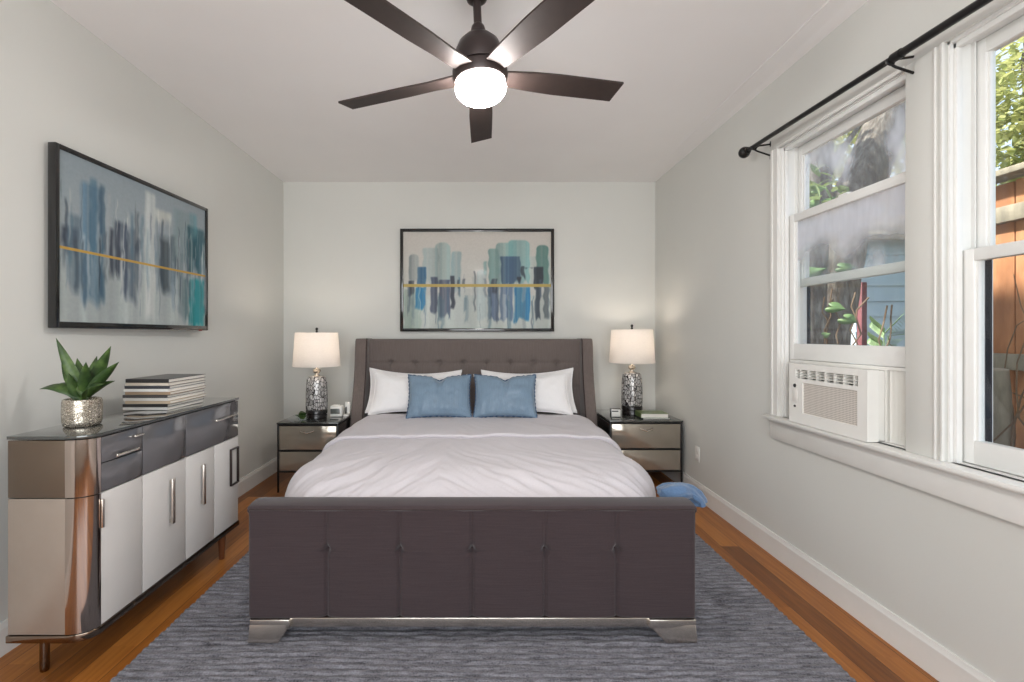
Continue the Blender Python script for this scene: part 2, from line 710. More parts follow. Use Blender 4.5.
# ------------------------------------------------------------------ room shell
XL, XR, YB, YR, ZC = -1.95, 1.74, 4.615, -1.7, 2.818
WT = 0.16
struct('floor', box(NB(), XL - .2, XR + WT, YR - .2, YB + .2, -0.12, 0.0), M['floor'], 'warm brown oak plank floor of the bedroom', 'floor')
struct('ceiling', box(NB(), XL - .2, XR + WT, YR - .2, YB + .2, ZC, ZC + .15), M['ceiling'], 'smooth off white bedroom ceiling', 'ceiling')
struct('wall_left', box(NB(), XL - .2, XL, YR - .2, YB + .2, 0, ZC), M['wall'], 'plain warm white left wall behind dresser', 'wall')
struct('wall_back', box(NB(), XL, XR, YB, YB + .2, 0, ZC), M['wall'], 'plain warm white wall behind the headboard', 'wall')

W1 = (1.89, 2.69)
W2 = (0.97, 1.73)
ZS, ZH = 0.828, 2.39
bm = NB()
for y0, y1, z0, z1 in ((YR - .2, YB + .2, 0, ZS), (YR - .2, YB + .2, ZH, ZC), (YR - .2, W2[0], ZS, ZH), (W2[1], W1[0], ZS, ZH), (W1[1], YB + .2, ZS, ZH)):
    box(bm, XR, XR + WT, y0, y1, z0, z1)
struct('wall_right', bm, M['wall'], 'warm white right wall with two sash windows', 'wall')

bm = NB()
ox0, ox1, oz0, oz1 = -1.6, 1.4, 0.4, 2.5  # opening invented to let the rear fill light in
for x0, x1, z0, z1 in ((XL, XR, 0, oz0), (XL, XR, oz1, ZC), (XL, ox0, oz0, oz1), (ox1, XR, oz0, oz1)):
    box(bm, x0, x1, YR - .1, YR, z0, z1)
struct('wall_rear', bm, M['wall'], 'wall behind the camera with an added fill light opening', 'wall')
bm = NB()
for x0, x1, z0, z1 in ((ox0, ox1, oz0, oz0 + .06), (ox0, ox1, oz1 - .06, oz1), (ox0, ox0 + .06, oz0, oz1), (ox1 - .06, ox1, oz0, oz1), (-.63, -.57, oz0, oz1), (.37, .43, oz0, oz1)):
    box(bm, x0, x1, YR - .07, YR - .02, z0, z1)
struct('fill_opening_frame', bm, M['trim'], 'added unseen white frame around the fill light opening', 'window')  # unseen frame, made up to go with the fill light

# baseboards
BH = 0.13


def baseboard(name, axis, at_, a, b, sgn, label):
    prof = [(0, 0), (0.018, 0), (0.018, 0.014), (0.017, 0.02), (0.016, BH - .022), (0.011, BH - .012), (0.009, BH), (0, BH)]
    bm_ = NB()
    if axis == 'y':
        prism(bm_, [(at_ + sgn * d, z) for d, z in prof], a, b, 'y')
    else:
        prism(bm_, [(at_ + sgn * d, z) for d, z in prof], a, b, 'x')
    return struct(name, bm_, M['trim'], label, 'baseboard', smooth=25)


baseboard('baseboard_right', 'y', XR, YR, YB, -1, 'white baseboard along the right wall under windows')
baseboard('baseboard_left', 'y', XL, YR, YB, 1, 'white baseboard along the left wall')
baseboard('baseboard_back', 'x', YB, XL + .027, XR - .027, -1, 'white baseboard along the wall behind bed')

# plastered strip where ceiling meets the right wall, fading towards the back
bm = NB()
y0, y1 = YR, 4.3
v = [bm.verts.new(c) for c in ((1.55, y0, ZC), (1.55, y0, ZC - .012), (XR, y0, ZC - .05), (XR, y0, ZC), (1.60, y1, ZC), (1.60, y1, ZC - .001), (XR, y1, ZC - .001), (XR, y1, ZC))]
for q in ((0, 1, 2, 3), (7, 6, 5, 4), (0, 4, 5, 1), (1, 5, 6, 2), (2, 6, 7, 3), (3, 7, 4, 0)):
    bm.faces.new([v[i] for i in q])
struct('trim_1', bm, M['ceiling'], 'shallow sloped plaster strip between ceiling and right wall', 'trim')

# window casing, sill
bm = NB()
cx0 = XR - .014
for y0, y1, z0, z1 in ((W1[0] - .158, W1[0] - .002, ZS, ZH), (W2[0] - .09, W2[0], ZS, ZH), (W2[0] - .09, W1[1] + .07, ZH - .001, ZH + .09)):
    box(bm, cx0, XR + .002, y0, y1, z0, z1, .003)
struct('trim_2', bm, M['wall'], 'wall coloured casing boards between and above the right wall windows', 'trim')
bm = NB()
box(bm, cx0, XR + .002, W1[1], W1[1] + .065, ZS, ZH, .004)
for y0, y1 in ((W1[1] + .05, W1[1] + .068), (W1[1], W1[1] + .014), (W2[1], W2[1] + .012), (W2[1] + .028, W2[1] + .036)):
    box(bm, cx0 - .006, cx0 + .004, y0, y1, ZS, ZH, .003)
box(bm, cx0 - .005, cx0 + .004, W1[0], W1[1] + .014, ZH - .012, ZH + .004, .003)
struct('trim_4', bm, M['trim'], 'white beaded edge trim around the right wall windows', 'trim')
bm = NB()
box(bm, XR - .06, XR + .09, W2[0] - .2, W1[1] + .085, ZS - .022, ZS, .007)
box(bm, XR - .022, XR + .002, W2[0] - .18, W1[1] + .07, ZS - .135, ZS - .022, .005)
box(bm, XR - .03, XR + .002, W2[0] - .18, W1[1] + .07, ZS - .034, ZS - .022, .003)
struct('trim_3', bm, M['trim'], 'white window stool and apron under both windows', 'trim')


def frame_bm(x0, x1, y0, y1, z0, z1, st, top, bot, bev=.004):
    b_ = NB()
    box(b_, x0, x1, y0, y0 + st, z0, z1, bev)
    box(b_, x0, x1, y1 - st, y1, z0, z1, bev)
    box(b_, x0, x1, y0 + st - .002, y1 - st + .002, z0, z0 + bot, bev)
    box(b_, x0, x1, y0 + st - .002, y1 - st + .002, z1 - top, z1, bev)
    # glazing bead
    box(b_, x0 + .008, x1 - .008, y0 + st, y0 + st + .008, z0 + bot, z1 - top)
    box(b_, x0 + .008, x1 - .008, y1 - st - .008, y1 - st, z0 + bot, z1 - top)
    return b_


def window(name, W, low, label, has_glare):
    # jamb box with stops
    b_ = NB()
    y0, y1 = W
    for ya, yb in ((y0, y0 + .008), (y1 - .008, y1)):
        box(b_, XR, XR + WT, ya, yb, ZS, ZH)
    box(b_, XR, XR + WT, y0, y1, ZH - .012, ZH)
    box(b_, XR + .02, XR + WT + .03, y0, y1, ZS - .02, ZS + .004)
    for ya, yb in ((y0 + .008, y0 + .022), (y1 - .022, y1 - .008)):
        box(b_, XR + .012, XR + .034, ya, yb, ZS, ZH - .012, .003)
        box(b_, XR + .077, XR + .083, ya, yb, ZS, ZH - .012)
    box(b_, XR + .012, XR + .034, y0 + .008, y1 - .008, ZH - .034, ZH - .012, .003)
    w = struct(name, b_, M['sash'], label, 'window')
    up = obj('upper_sash', frame_bm(XR + .085, XR + .12, y0 + .01, y1 - .01, 1.575, ZH - .014, .042, .055, .045), M['sash'], w)
    lo = obj('lower_sash', frame_bm(XR + .038, XR + .075, y0 + .01, y1 - .01, low[0], low[1], .046, .045, .085 if not has_glare else .088), M['sash'], w)
    b_ = NB()
    box(b_, XR + .100, XR + .104, y0 + .05, y1 - .05, 1.62, ZH - .068)
    obj('glass_pane', b_, M['glass_glare_patch'] if has_glare else M['glass'], up)
    b_ = NB()
    box(b_, XR + .054, XR + .058, y0 + .055, y1 - .055, low[0] + .085, low[1] - .044)
    obj('glass_pane', b_, M['glass_glare'] if has_glare else M['glass'], lo)
    # dark storm track outside, seen at the far edge of the lower glass
    b_ = NB()
    box(b_, XR + .124, XR + .131, y1 - .058 if has_glare else y1 - .032, y1 - .038 if has_glare else y1 - .014, low[0] + .05 if not has_glare else 1.22, 1.58)
    obj('storm_track', b_, M['navy_track'], w)
    # sash lock on the meeting rail
    b_ = NB()
    ym = (y0 + y1) / 2
    box(b_, XR + .045, XR + .07, ym - .03, ym + .03, low[1], low[1] + .012, .003)
    obj('sash_lock', b_, M['sash'], lo)
    return w


window('window_1', W1, (1.163, 1.985), 'white sash window raised over the air conditioner', True)
window('window_2', W2, (0.835, 1.612), 'closed white sash window nearest the camera', False)

# ------------------------------------------------------------------ rug
RX0, RX1, RY0, RY1 = -1.375, 1.40, 1.2, 3.1
bm = NB()
nxr, nyr = 190, 330


def rugz(x, y):
    ph = 1.6 * noise.noise(Vector((x * 1.1, y * 3.0, 0))) + 0.9 * noise.noise(Vector((x * 7, y * 9, 3)))
    a = 0.5 + 0.5 * noise.noise(Vector((x * 2.2, y * 26.0, 7)))
    return 0.0135 + 0.0055 * a * math.sin(2 * PI * y / 0.034 + ph * 2.2) + 0.0025 * noise.noise(Vector((x * 60, y * 60, 1)))


def rugf(u, v):
    x = RX0 + u * (RX1 - RX0)
    y = RY0 + v * (RY1 - RY0)
    x += 0.006 * noise.noise(Vector((y * 14, 0, 5))) * (1 if u in (0, 1) else 0)
    return (x, y, max(0.005, rugz(x, y)))


top = grid(bm, nxr, nyr, rugf)
edge = [top[i][0] for i in range(nxr)] + [top[-1][j] for j in range(1, nyr)] + [top[i][-1] for i in range(nxr - 2, -1, -1)] + [top[0][j] for j in range(nyr - 2, 0, -1)]
low = [bm.verts.new((v.co.x, v.co.y, 0.0005)) for v in edge]
for i in range(len(edge)):
    j = (i + 1) % len(edge)
    bm.faces.new((edge[i], low[i], low[j], edge[j]))
bm.faces.new(low)
single('area_rug', bm, M['rug'], 'slate blue grey ribbed area rug under the bed', 'rug', smooth=80)

# ------------------------------------------------------------------ bed
FX0, FX1, FY0, FY1 = -0.977, 0.910, 1.95, 2.08
bed = thing('upholstered_bed', 'charcoal tufted king bed with wingback headboard and chrome feet', 'bed', (-0.04, 3.2, 0.012))
# footboard
bx = [(p - 480) * 1.95 / F for p in (325.5, 399, 472, 545.5, 617.5)]
bz = 1.3 - (551.5 - 335) * 1.95 / F
FZ0, FZ1 = 0.105, 0.572


def foot_depth(x, z):
    d = 0.0
    for b in bx:
        dx = x - b
        k = 1.0 if z < bz else max(0.35, 1 - (z - bz) * 3.0)
        d += k * 0.008 * math.exp(-(dx / 0.007) ** 2)
        d += 0.022 * math.exp(-(abs(dx) / 0.05) ** 1.3) * (0.6 if z < bz else 0.35)
        d += 0.026 * math.exp(-((dx / 0.015) ** 2 + ((z - bz) / 0.018) ** 2))
    e = min(x - FX0, FX1 - x)
    if e < 0.02:
        d += 0.02 - math.sqrt(max(0, 0.02 ** 2 - (0.02 - e) ** 2))
    t = z - FZ0
    if t < 0.015:
        d += 0.015 - math.sqrt(max(0, 0.015 ** 2 - (0.015 - t) ** 2))
    t = FZ1 - z
    if t < 0.012:
        d += 0.012 - math.sqrt(max(0, 0.012 ** 2 - (0.012 - t) ** 2))
    return d


bm = NB()
us = sorted(set([i / 130 for i in range(131)] + [((b - FX0) / (FX1 - FX0)) + k * 0.0016 for b in bx for k in range(-7, 8)] + [0.002, 0.004, 0.007, 0.993, 0.996, 0.998]))
vs_ = [j / 90 for j in range(91)]
rows = [[bm.verts.new((FX0 + u * (FX1 - FX0), FY0 + foot_depth(FX0 + u * (FX1 - FX0), FZ0 + w * (FZ1 - FZ0)), FZ0 + w * (FZ1 - FZ0))) for w in vs_] for u in us]
for i in range(len(us) - 1):
    for j in range(len(vs_) - 1):
        bm.faces.new((rows[i][j], rows[i + 1][j], rows[i + 1][j + 1], rows[i][j + 1]))
n_, q_ = len(us), len(vs_)
edge = [rows[i][0] for i in range(n_)] + [rows[-1][j] for j in range(1, q_)] + [rows[i][-1] for i in range(n_ - 2, -1, -1)] + [rows[0][j] for j in range(q_ - 2, 0, -1)]
back = [bm.verts.new((v.co.x, FY1, v.co.z)) for v in edge]
for i in range(len(edge)):
    j = (i + 1) % len(edge)
    bm.faces.new((edge[i], back[i], back[j], edge[j]))
bm.faces.new(back)
footboard = obj('footboard', bm, M['dark_fabric'], bed, 60)
bm = NB()
prof = []
for k in range(15):
    a = k / 14
    prof.append((FY0 - .002 + a * (FY1 + .006 - FY0), 0.572 + 0.013 * math.sin(PI * a) ** 0.6 if 0 < k < 14 else 0.565))
prism(bm, prof + [(FY1, .56), (FY0 + .004, .56)], FX0 - .001, FX1 + .001, 'x', .004)
obj('top_roll', bm, M['dark_fabric'], footboard, 60)
bm = NB()
tube(bm, [(FX0 + .004, FY0 + .02, .545), (FX0 + .004, FY0 + .004, .562)] + [(FX0 + .01 + t * (FX1 - FX0 - .02), FY0 + .001, .568) for t in [i / 40 for i in range(41)]] + [(FX1 - .004, FY0 + .004, .562), (FX1 - .004, FY0 + .02, .545)], .0048, 8)
obj('piping', bm, M['piping_fabric'], footboard)
for b in bx:
    bm = NB()
    bmesh.ops.create_uvsphere(bm, u_segments=14, v_segments=8, radius=1)
    for v in bm.verts:
        v.co = Vector((b + v.co.x * .009, FY0 + .046 + v.co.y * .006, bz + v.co.z * .009))
    obj('tuft_button', bm, M['piping_fabric'], footboard)
bm = NB()
box(bm, -.83, .735, FY0 + .012, FY0 + .06, .068, .106, .003)
obj('chrome_rail', bm, M['chrome'], bed)['label'] = 'polished chrome rail under footboard'
for s in (0, 1):
    bm = NB()
    if s == 0:
        poly = [(-.966, .0185), (-.84, .0185), (-.808, .068), (-.80, .106), (-.966, .106)]
    else:
        poly = [(.905, .0185), (.775, .0185), (.722, .068), (.712, .106), (.905, .106)]
    prism(bm, poly, FY0 + .004, FY0 + .115, 'y', .003)
    box(bm, min(p[0] for p in poly) - .001, max(p[0] for p in poly) + .001, FY0 - .001, FY0 + .117, .068, .105, .003)
    for v in bm.verts:
        if v.co.z < .06:
            v.co.y -= .022 if v.co.y < FY0 + .06 else 0
    obj('leg', bm, M['chrome'], bed)
for X in (-1.0, .90):
    bm = NB()
    box(bm, X - .03, X + .03, 4.32, 4.44, .0005, .2, .004)
    obj('leg', bm, M['black_metal'], bed)
for X0, X1 in ((-.965, -.905), (.84, .90)):
    bm = NB()
    box(bm, X0, X1, FY1 - .01, 4.42, .12, .36, .02, 3)
    obj('side_rail', bm, M['dark_fabric'], bed)
bm = NB()
box(bm, -.90, .835, FY1 - .01, 4.42, .27, .315)
obj('slat_base', bm, M['black_metal'], bed)

# headboard panel
HX0, HX1, HZ0, HZ1, HYF = -1.07, 0.965, 0.20, 1.262, 4.40
hbx = [(p - 480) * 4.42 / F for p in (391, 415, 439.5, 463.5, 486.5, 510, 533.5, 557)]
hbz = [1.036, 0.81, 0.585]


def head_depth(x, z):
    d = 0.0
    for r_ in hbz:
        k = 0.9
        d += k * 0.008 * math.exp(-(abs(z - r_) / 0.012) ** 1.5)
        for b in hbx:
            d += 0.022 * math.exp(-(((x - b) / 0.022) ** 2 + ((z - r_) / 0.02) ** 2))
            d += 0.010 * math.exp(-(((x - b) / 0.06) ** 2 + ((z - r_) / 0.06) ** 2))
    if z < hbz[0]:
        for b in hbx:
            d += 0.007 * math.exp(-(abs(x - b) / 0.010) ** 1.5)
    t = HZ1 - z
    if t < 0.03:
        d += 0.03 - math.sqrt(max(0, 0.03 ** 2 - (0.03 - t) ** 2))
    return d


bm = NB()
nu_, nv_ = 220, 110
rows = grid(bm, nu_, nv_, lambda u, w: (HX0 + u * (HX1 - HX0), HYF + head_depth(HX0 + u * (HX1 - HX0), HZ0 + w * (HZ1 - HZ0)), HZ0 + w * (HZ1 - HZ0)))
edge = [rows[i][0] for i in range(nu_)] + [rows[-1][j] for j in range(1, nv_)] + [rows[i][-1] for i in range(nu_ - 2, -1, -1)] + [rows[0][j] for j in range(nv_ - 2, 0, -1)]
back = [bm.verts.new((v.co.x, 4.56, v.co.z)) for v in edge]
for i in range(len(edge)):
    j = (i + 1) % len(edge)
    bm.faces.new((edge[i], back[i], back[j], edge[j]))
bm.faces.new(back)
head = obj('headboard', bm, M['head_fabric'], bed, 60)
for b in hbx:
    bm = NB()
    bmesh.ops.create_uvsphere(bm, u_segments=12, v_segments=8, radius=1)
    for v in bm.verts:
        v.co = Vector((b + v.co.x * .012, HYF + .036 + v.co.y * .006, hbz[0] + v.co.z * .012))
    obj('tuft_button', bm, M['head_fabric'], head)
# wings
wing = [(4.58, HZ1 + .005), (4.33, HZ1 + .005)]
for z, y in ((1.24, 4.316), (1.18, 4.305), (1.08, 4.298), (.98, 4.285), (.88, 4.262), (.78, 4.232), (.68, 4.20), (.58, 4.165), (.48, 4.135), (.38, 4.115), (.2, 4.105)):
    wing.append((y, z))
wing += [(4.105, .14), (4.58, .14)]
for X0, X1 in ((-1.162, -1.05), (.945, 1.05)):
    bm = NB()
    prism(bm, wing, X0, X1, 'x', .018, 4)
    w = obj('wing', bm, M['head_fabric'], bed, 50)
    bm = NB()
    xi = X1 - .004 if X0 < 0 else X0 + .004
    tube(bm, [(xi, y + .006, z) for y, z in wing[1:-2]], .0055, 8)
    obj('piping', bm, M['piping_fabric'], w)

# mattress (its sheet shows below the pillows)
bm = NB()
box(bm, -.90, .81, 2.12, 4.36, .318, .572, .05, 4)
for v in bm.verts:
    if v.co.y < 3 and v.co.z > .45:
        v.co.z -= .10
single('mattress', bm, M['sheet'], 'mattress in white fitted sheet showing below the pillows', 'mattress', smooth=60)

# ------------------------------------------------------------------ duvet
DXC = -0.05


def half_w(y):
    t = min(1, max(0, (y - 2.09) / 0.55))
    t = t * t * (3 - 2 * t)
    return 0.875 + t * 0.135


def duvet_pt(s, y, lift=0.0, grow=0.0):
    """s in -1..1 runs over the cross-section from hem to hem"""
    W = half_w(y) + grow
    r = 0.17
    flat = W - r
    hang = 0.26
    arc = r * PI / 2
    tot = flat + arc + hang
    a = abs(s) * tot
    sg = 1 if s >= 0 else -1
    zt = 0.588 + lift
    foot = max(0.0, 1 - (y - 2.09) / 0.42)
    zt -= 0.062 * foot * foot
    nx = nz = 0
    if a <= flat:
        x, z = a, zt
        nx, nz = 0, 1
    elif a <= flat + arc:
        t = (a - flat) / r
        x, z = flat + r * math.sin(t), zt - r * (1 - math.cos(t))
        nx, nz = math.sin(t), math.cos(t)
    else:
        e = a - flat - arc
        x, z = W + 0.05 * (e / hang), zt - r - e
        nx, nz = 1, 0.1
    px, py = sg * x + DXC, y
    # loft, wrinkles
    loft = 0.012 * (1 - (x / max(W, .1)) ** 2)
    near = max(0.0, 1 - (y - 2.09) / 0.75)
    q = Vector((px * 2.2 + py * 1.2, py * 1.6 - px * 0.5, 0))
    wr = 0.010 * noise.noise(q * 1.7) + 0.006 * noise.noise(Vector((px * 5 - py * 2, py * 3.2, 4)))
    dirv = px * 9 + py * 7 * (1 if px > -0.2 else -0.6)
    w1 = noise.noise(Vector((dirv + 1.2 * noise.noise(Vector((px * 3, py * 3, 9))), (py - px * .6) * 2.0, 2)))
    side = min(1, 0.25 + abs(px - DXC) * 1.0)
    wr += (0.003 + 0.017 * near * side) * (1 - abs(w1) * 2.2)
    w2 = noise.noise(Vector((dirv * 2.3, (py - px * .5) * 4.5, 6)))
    wr += (0.0018 + 0.007 * near) * (1 - abs(w2) * 2)
    if a > flat:
        k = min(1, (a - flat) / .3)
        wr += k * 0.012 * math.sin(py * 15 + 2.5 * noise.noise(Vector((py * 2, sg * 3, 0))))
    d = loft * max(0, nz) + wr
    return Vector((px + sg * nx * d, py, z + nz * d))


def duvet_shell(y0, y1, nu, nv, lift, grow, tuck=None, thick=0.03):
    bm_ = NB()
    vs = []
    for i in range(nu):
        s = -1 + 2 * i / (nu - 1)
        row = []
        for j in range(nv):
            t = j / (nv - 1)
            y = y0 + t * (y1 - y0)
            p = duvet_pt(s, y, lift, grow)
            if tuck == 'foot' and j == 0:
                p.z -= 0.03
                p.y += 0.002
            row.append(p)
        if tuck == 'fold':
            f = duvet_pt(s, y0, lift, grow)
            g0 = duvet_pt(s, y0 + .01, lift - .03, grow - .03)
            pre = []
            c = (f + g0) / 2
            for k in range(1, 6):
                an = PI * k / 6
                o_ = (f - g0) / 2
                pre.append(c + o_ * math.cos(PI - an) * 1.0 + Vector((0, -0.016 * math.sin(an), 0)))
            row = [g0] + pre + row
        vs.append([bm_.verts.new(p) for p in row])
    for i in range(nu - 1):
        for j in range(len(vs[0]) - 1):
            bm_.faces.new((vs[i][j], vs[i + 1][j], vs[i + 1][j + 1], vs[i][j + 1]))
    return bm_


duvet = thing('duvet', 'pale lilac grey duvet spread over the bed with folded top edge', 'duvet', (DXC, 3.0, 0.575))
o = obj('cover', duvet_shell(2.092, 3.92, 190, 150, 0, 0, 'foot'), M['duvet'], duvet, 80)
sd = o.modifiers.new('thickness', 'SOLIDIFY')
sd.thickness = 0.012
sd.offset = -1
o = obj('folded_edge', duvet_shell(3.16, 3.98, 170, 64, 0.024, 0.02, 'fold'), M['duvet'], duvet, 80)
sd = o.modifiers.new('thickness', 'SOLIDIFY')
sd.thickness = 0.010
sd.offset = -1

# ------------------------------------------------------------------ pillows


def pillow_parts(w, h, t, chop=0.0, seed=0, nu=44, nv=36, pinch=(.05, .07)):
    """local frame: x width, z up, -y front; base at z=0"""
    def outline(u, v):
        x = w / 2 * u * (1 - pinch[0] * (1 - v * v))
        z = h / 2 * v * (1 - pinch[1] * (1 - u * u))
        if chop:
            z -= chop * math.exp(-(u / 0.20) ** 2) * max(0, v) ** 2
        return x, z
    bm_ = NB()
    front, backv = [], []
    for i in range(nu):
        u = -1 + 2 * i / (nu - 1)
        rf, rb = [], []
        for j in range(nv):
            v = -1 + 2 * j / (nv - 1)
            x, z = outline(u, v)
            th = t / 2 * ((1 - abs(u) ** 2.6) * (1 - abs(v) ** 2.6)) ** 0.5
            n1 = noise.noise(Vector((u * 2.5 + seed, v * 2.5, seed * 1.7)))
            n2 = noise.noise(Vector((u * 7 + seed, v * 4, seed)))
            wr = (0.010 * n1 + 0.005 * n2) * min(1, th / (t * .2 + 1e-6))
            if chop:
                wr -= 0.028 * math.exp(-(u / 0.10) ** 2) * max(0, v + .2) * min(1, th / (t * .2))
                wr += 0.004 * math.sin(u * 22 + 2 * n1) * max(0, .9 - abs(v + .9)) * 1.0 * min(1, th / (t * .2))
            edge_ = i in (0, nu - 1) or j in (0, nv - 1)
            rf.append(bm_.verts.new((x, -(th + wr) if not edge_ else 0, z)))
            rb.append(rf[-1] if edge_ else bm_.verts.new((x, th, z)))
        front.append(rf)
        backv.append(rb)
    for i in range(nu - 1):
        for j in range(nv - 1):
            bm_.faces.new((front[i][j], front[i + 1][j], front[i + 1][j + 1], front[i][j + 1]))
            q = (backv[i][j], backv[i][j + 1], backv[i + 1][j + 1], backv[i + 1][j])
            if not all(a is b for a, b in zip(q, (front[i][j], front[i][j + 1], front[i + 1][j + 1], front[i + 1][j]))):
                try:
                    bm_.faces.new(q)
                except ValueError:
                    pass
    ring = []
    N = 30
    for k in range(N):
        ring.append(outline(-1 + 2 * k / N, -1))
    for k in range(N):
        ring.append(outline(1, -1 + 2 * k / N))
    for k in range(N):
        ring.append(outline(1 - 2 * k / N, 1))
    for k in range(N):
        ring.append(outline(-1, 1 - 2 * k / N))
    return bm_, [(x, 0, z) for x, z in ring]


def place(root, cx, cy, zb, lean, yaw, roll, h):
    m_ = Matrix.Rotation(R(yaw), 4, 'Z') @ Matrix.Rotation(R(-lean), 4, 'X') @ Matrix.Rotation(R(roll), 4, 'Y')
    root.rotation_euler = m_.to_euler()
    off = m_ @ Vector((0, 0, h / 2))
    root.location = Vector((cx, cy, zb)) + off


SP = 'white sleeping pillows'
for i, (cx, cy, zb, w, h, lean, yaw, roll, lab) in enumerate((
        (-.605, 4.20, .588, .86, .42, 20, 2, 1.5, 'white pillow at the back left of bed, half hidden behind another'),
        (.445, 4.20, .588, .86, .42, 20, -2, -1.5, 'white pillow at the back right of bed, its edge peeking out'),
        (-.545, 3.995, .60, .84, .40, 27, 0, 2.0, 'white pillow standing in front on the left half of bed'),
        (.378, 3.995, .60, .85, .40, 27, 0, -1.5, 'white pillow standing in front on the right half of bed'))):
    bm, ring = pillow_parts(w, h, .13 if i < 2 else .14, seed=i * 3.1 + 1, pinch=(.07, .24))
    root = obj('sleeping_pillow', bm, M['sheet'], None, 70)
    tag(root, lab, 'pillow', SP)
    bm = NB()
    closed_tube(bm, ring, .005, 8)
    obj('flange', bm, M['sheet'], root)
    place(root, cx, cy, zb, lean, yaw, roll, h)

for i, (cx, cy, zb, w, h, lean, yaw, roll, lab) in enumerate((
        (-.335, 3.80, .618, .535, .385, 27, 3, 0, 'slate blue satin throw pillow on the left with chopped top'),
        (.205, 3.80, .618, .525, .385, 27, -3, 0, 'slate blue satin throw pillow on the right with chopped top'))):
    bm, ring = pillow_parts(w, h, .14, chop=.035, seed=i * 5.3 + 20, pinch=(.07, .11))
    root = obj('throw_pillow', bm, M['blue_satin'], None, 70)
    tag(root, lab, 'pillow', 'blue throw pillows')
    bm = NB()
    rr = [.006 + .003 * math.sin(k * 2.4) for k in range(len(ring))]
    closed_tube(bm, ring, rr, 8)
    obj('fringe_trim', bm, M['blue_trim'], root)['label'] = 'darker navy fringed edge'
    place(root, cx, cy, zb, lean, yaw, roll, h)

# ------------------------------------------------------------------ blue throw hanging over the mattress corner behind the footboard
bm = NB()


def throw_pt(u, v):
    # u along the drape, v across its width; rounded bundle hanging over the right edge of the bed
    th = v * 2 * PI
    path = [Vector((.85, 2.20, .54)), Vector((.89, 2.185, .562)), Vector((.935, 2.18, .572)), Vector((.98, 2.18, .560)), Vector((1.018, 2.175, .53)), Vector((1.022, 2.17, .505))]
    k = u * (len(path) - 1)
    i = min(int(k), len(path) - 2)
    f = k - i
    p = path[i].lerp(path[i + 1], f)
    t = (path[i + 1] - path[i]).normalized()
    nrm = Vector((-t.z, 0, t.x))
    if nrm.z < 0 and nrm.x < 0:
        nrm = -nrm
    wv = .085 * (0.55 + .45 * math.sin(PI * min(1, u * 1.5 + .12)))
    hv = .030
    if u < .03 or u > .97:
        wv *= .55
        hv *= .45
    fold = 1 + .34 * math.sin(4 * th + 2.2 * u) + .18 * math.sin(7 * th - u * 3)
    return p + Vector((0, 1, 0)) * (wv * math.cos(th)) + nrm * (hv * math.sin(th) * fold)


nu_, nv_ = 36, 40
rows = [[bm.verts.new(throw_pt(i / (nu_ - 1), j / nv_)) for j in range(nv_)] for i in range(nu_)]
for i in range(nu_ - 1):
    for j in range(nv_):
        k = (j + 1) % nv_
        bm.faces.new((rows[i][j], rows[i][k], rows[i + 1][k], rows[i + 1][j]))
bm.faces.new(rows[0])
bm.faces.new(rows[-1])
single('throw_blanket', bm, M['blue_throw'], 'rolled blue throw hanging off the bed corner behind footboard', 'blanket', smooth=80)

# ------------------------------------------------------------------ nightstands


def nightstand(x0, x1, y0, y1, zt, zm, zb, label):
    ns = thing('mirrored_nightstand', label, 'nightstand', ((x0 + x1) / 2, (y0 + y1) / 2, 0), 'mirrored nightstands')
    b = .014
    for X in (x0, x1 - b):
        for Y in (y0, y1 - b):
            bm_ = NB()
            box(bm_, X, X + b, Y, Y + b, .0005, zt - .012, .002)
            obj('leg', bm_, M['black_metal'], ns)
    for z in (zt - .022, zm, zb):
        bm_ = NB()
        box(bm_, x0 + b, x1 - b, y0 + .001, y0 + b - .001, z - .006, z + .006)
        box(bm_, x0 + b, x1 - b, y1 - b + .001, y1 - .001, z - .006, z + .006)
        box(bm_, x0 + .001, x0 + b - .001, y0 + b, y1 - b, z - .006, z + .006)
        box(bm_, x1 - b + .001, x1 - .001, y0 + b, y1 - b, z - .006, z + .006)
        obj('frame_rail', bm_, M['black_metal'], ns)
    bm_ = NB()
    box(bm_, x0 - .003, x1 + .003, y0 - .004, y1 + .003, zt - .012, zt, .002)
    obj('glass_top', bm_, M['smoke_top'], ns)
    bm_ = NB()
    box(bm_, x0 + .003, x0 + .009, y0 + b, y1 - b, zb + .006, zt - .03)
    obj('side_panel', bm_, M['black_gloss'], ns)
    bm_ = NB()
    box(bm_, x1 - .009, x1 - .003, y0 + b, y1 - b, zb + .006, zt - .03)
    obj('side_panel', bm_, M['black_gloss'], ns)
    bm_ = NB()
    box(bm_, x0 + b, x1 - b, y1 - .012, y1 - .006, zb + .006, zt - .03)
    obj('back_panel', bm_, M['champagne'], ns)
    bm_ = NB()
    box(bm_, x0 + b, x1 - b, y0 + b, y1 - b, zb - .004, zb + .003)
    obj('bottom_panel', bm_, M['champagne'], ns)
    for k, (za, zc) in enumerate(((zm + .008, zt - .03), (zb + .008, zm - .008))):
        bm_ = NB()
        box(bm_, x0 + b + .002, x1 - b - .002, y0 + .004, y0 + .02, za, zc, .003)
        box(bm_, x0 + b + .02, x1 - b - .02, y0 + .02, y1 - .03, za + .004, zc - .03)
        d = obj('drawer', bm_, M['champagne'], ns)
        xm = (x0 + x1) / 2
        if k == 0:
            bm_ = NB()
            z = zc - .052
            tube(bm_, [(xm - .055, y0 - .008, z + .014), (xm - .03, y0 - .012, z + .006), (xm, y0 - .016, z - .003), (xm + .03, y0 - .012, z + .006), (xm + .055, y0 - .008, z + .014)], [.003, .0045, .006, .0045, .003], 8)
            tube(bm_, [(xm, y0 - .016, z - .002), (xm, y0 + .006, z - .002)], .004, 8)
            obj('handle', bm_, M['chrome'], d)
    return ns


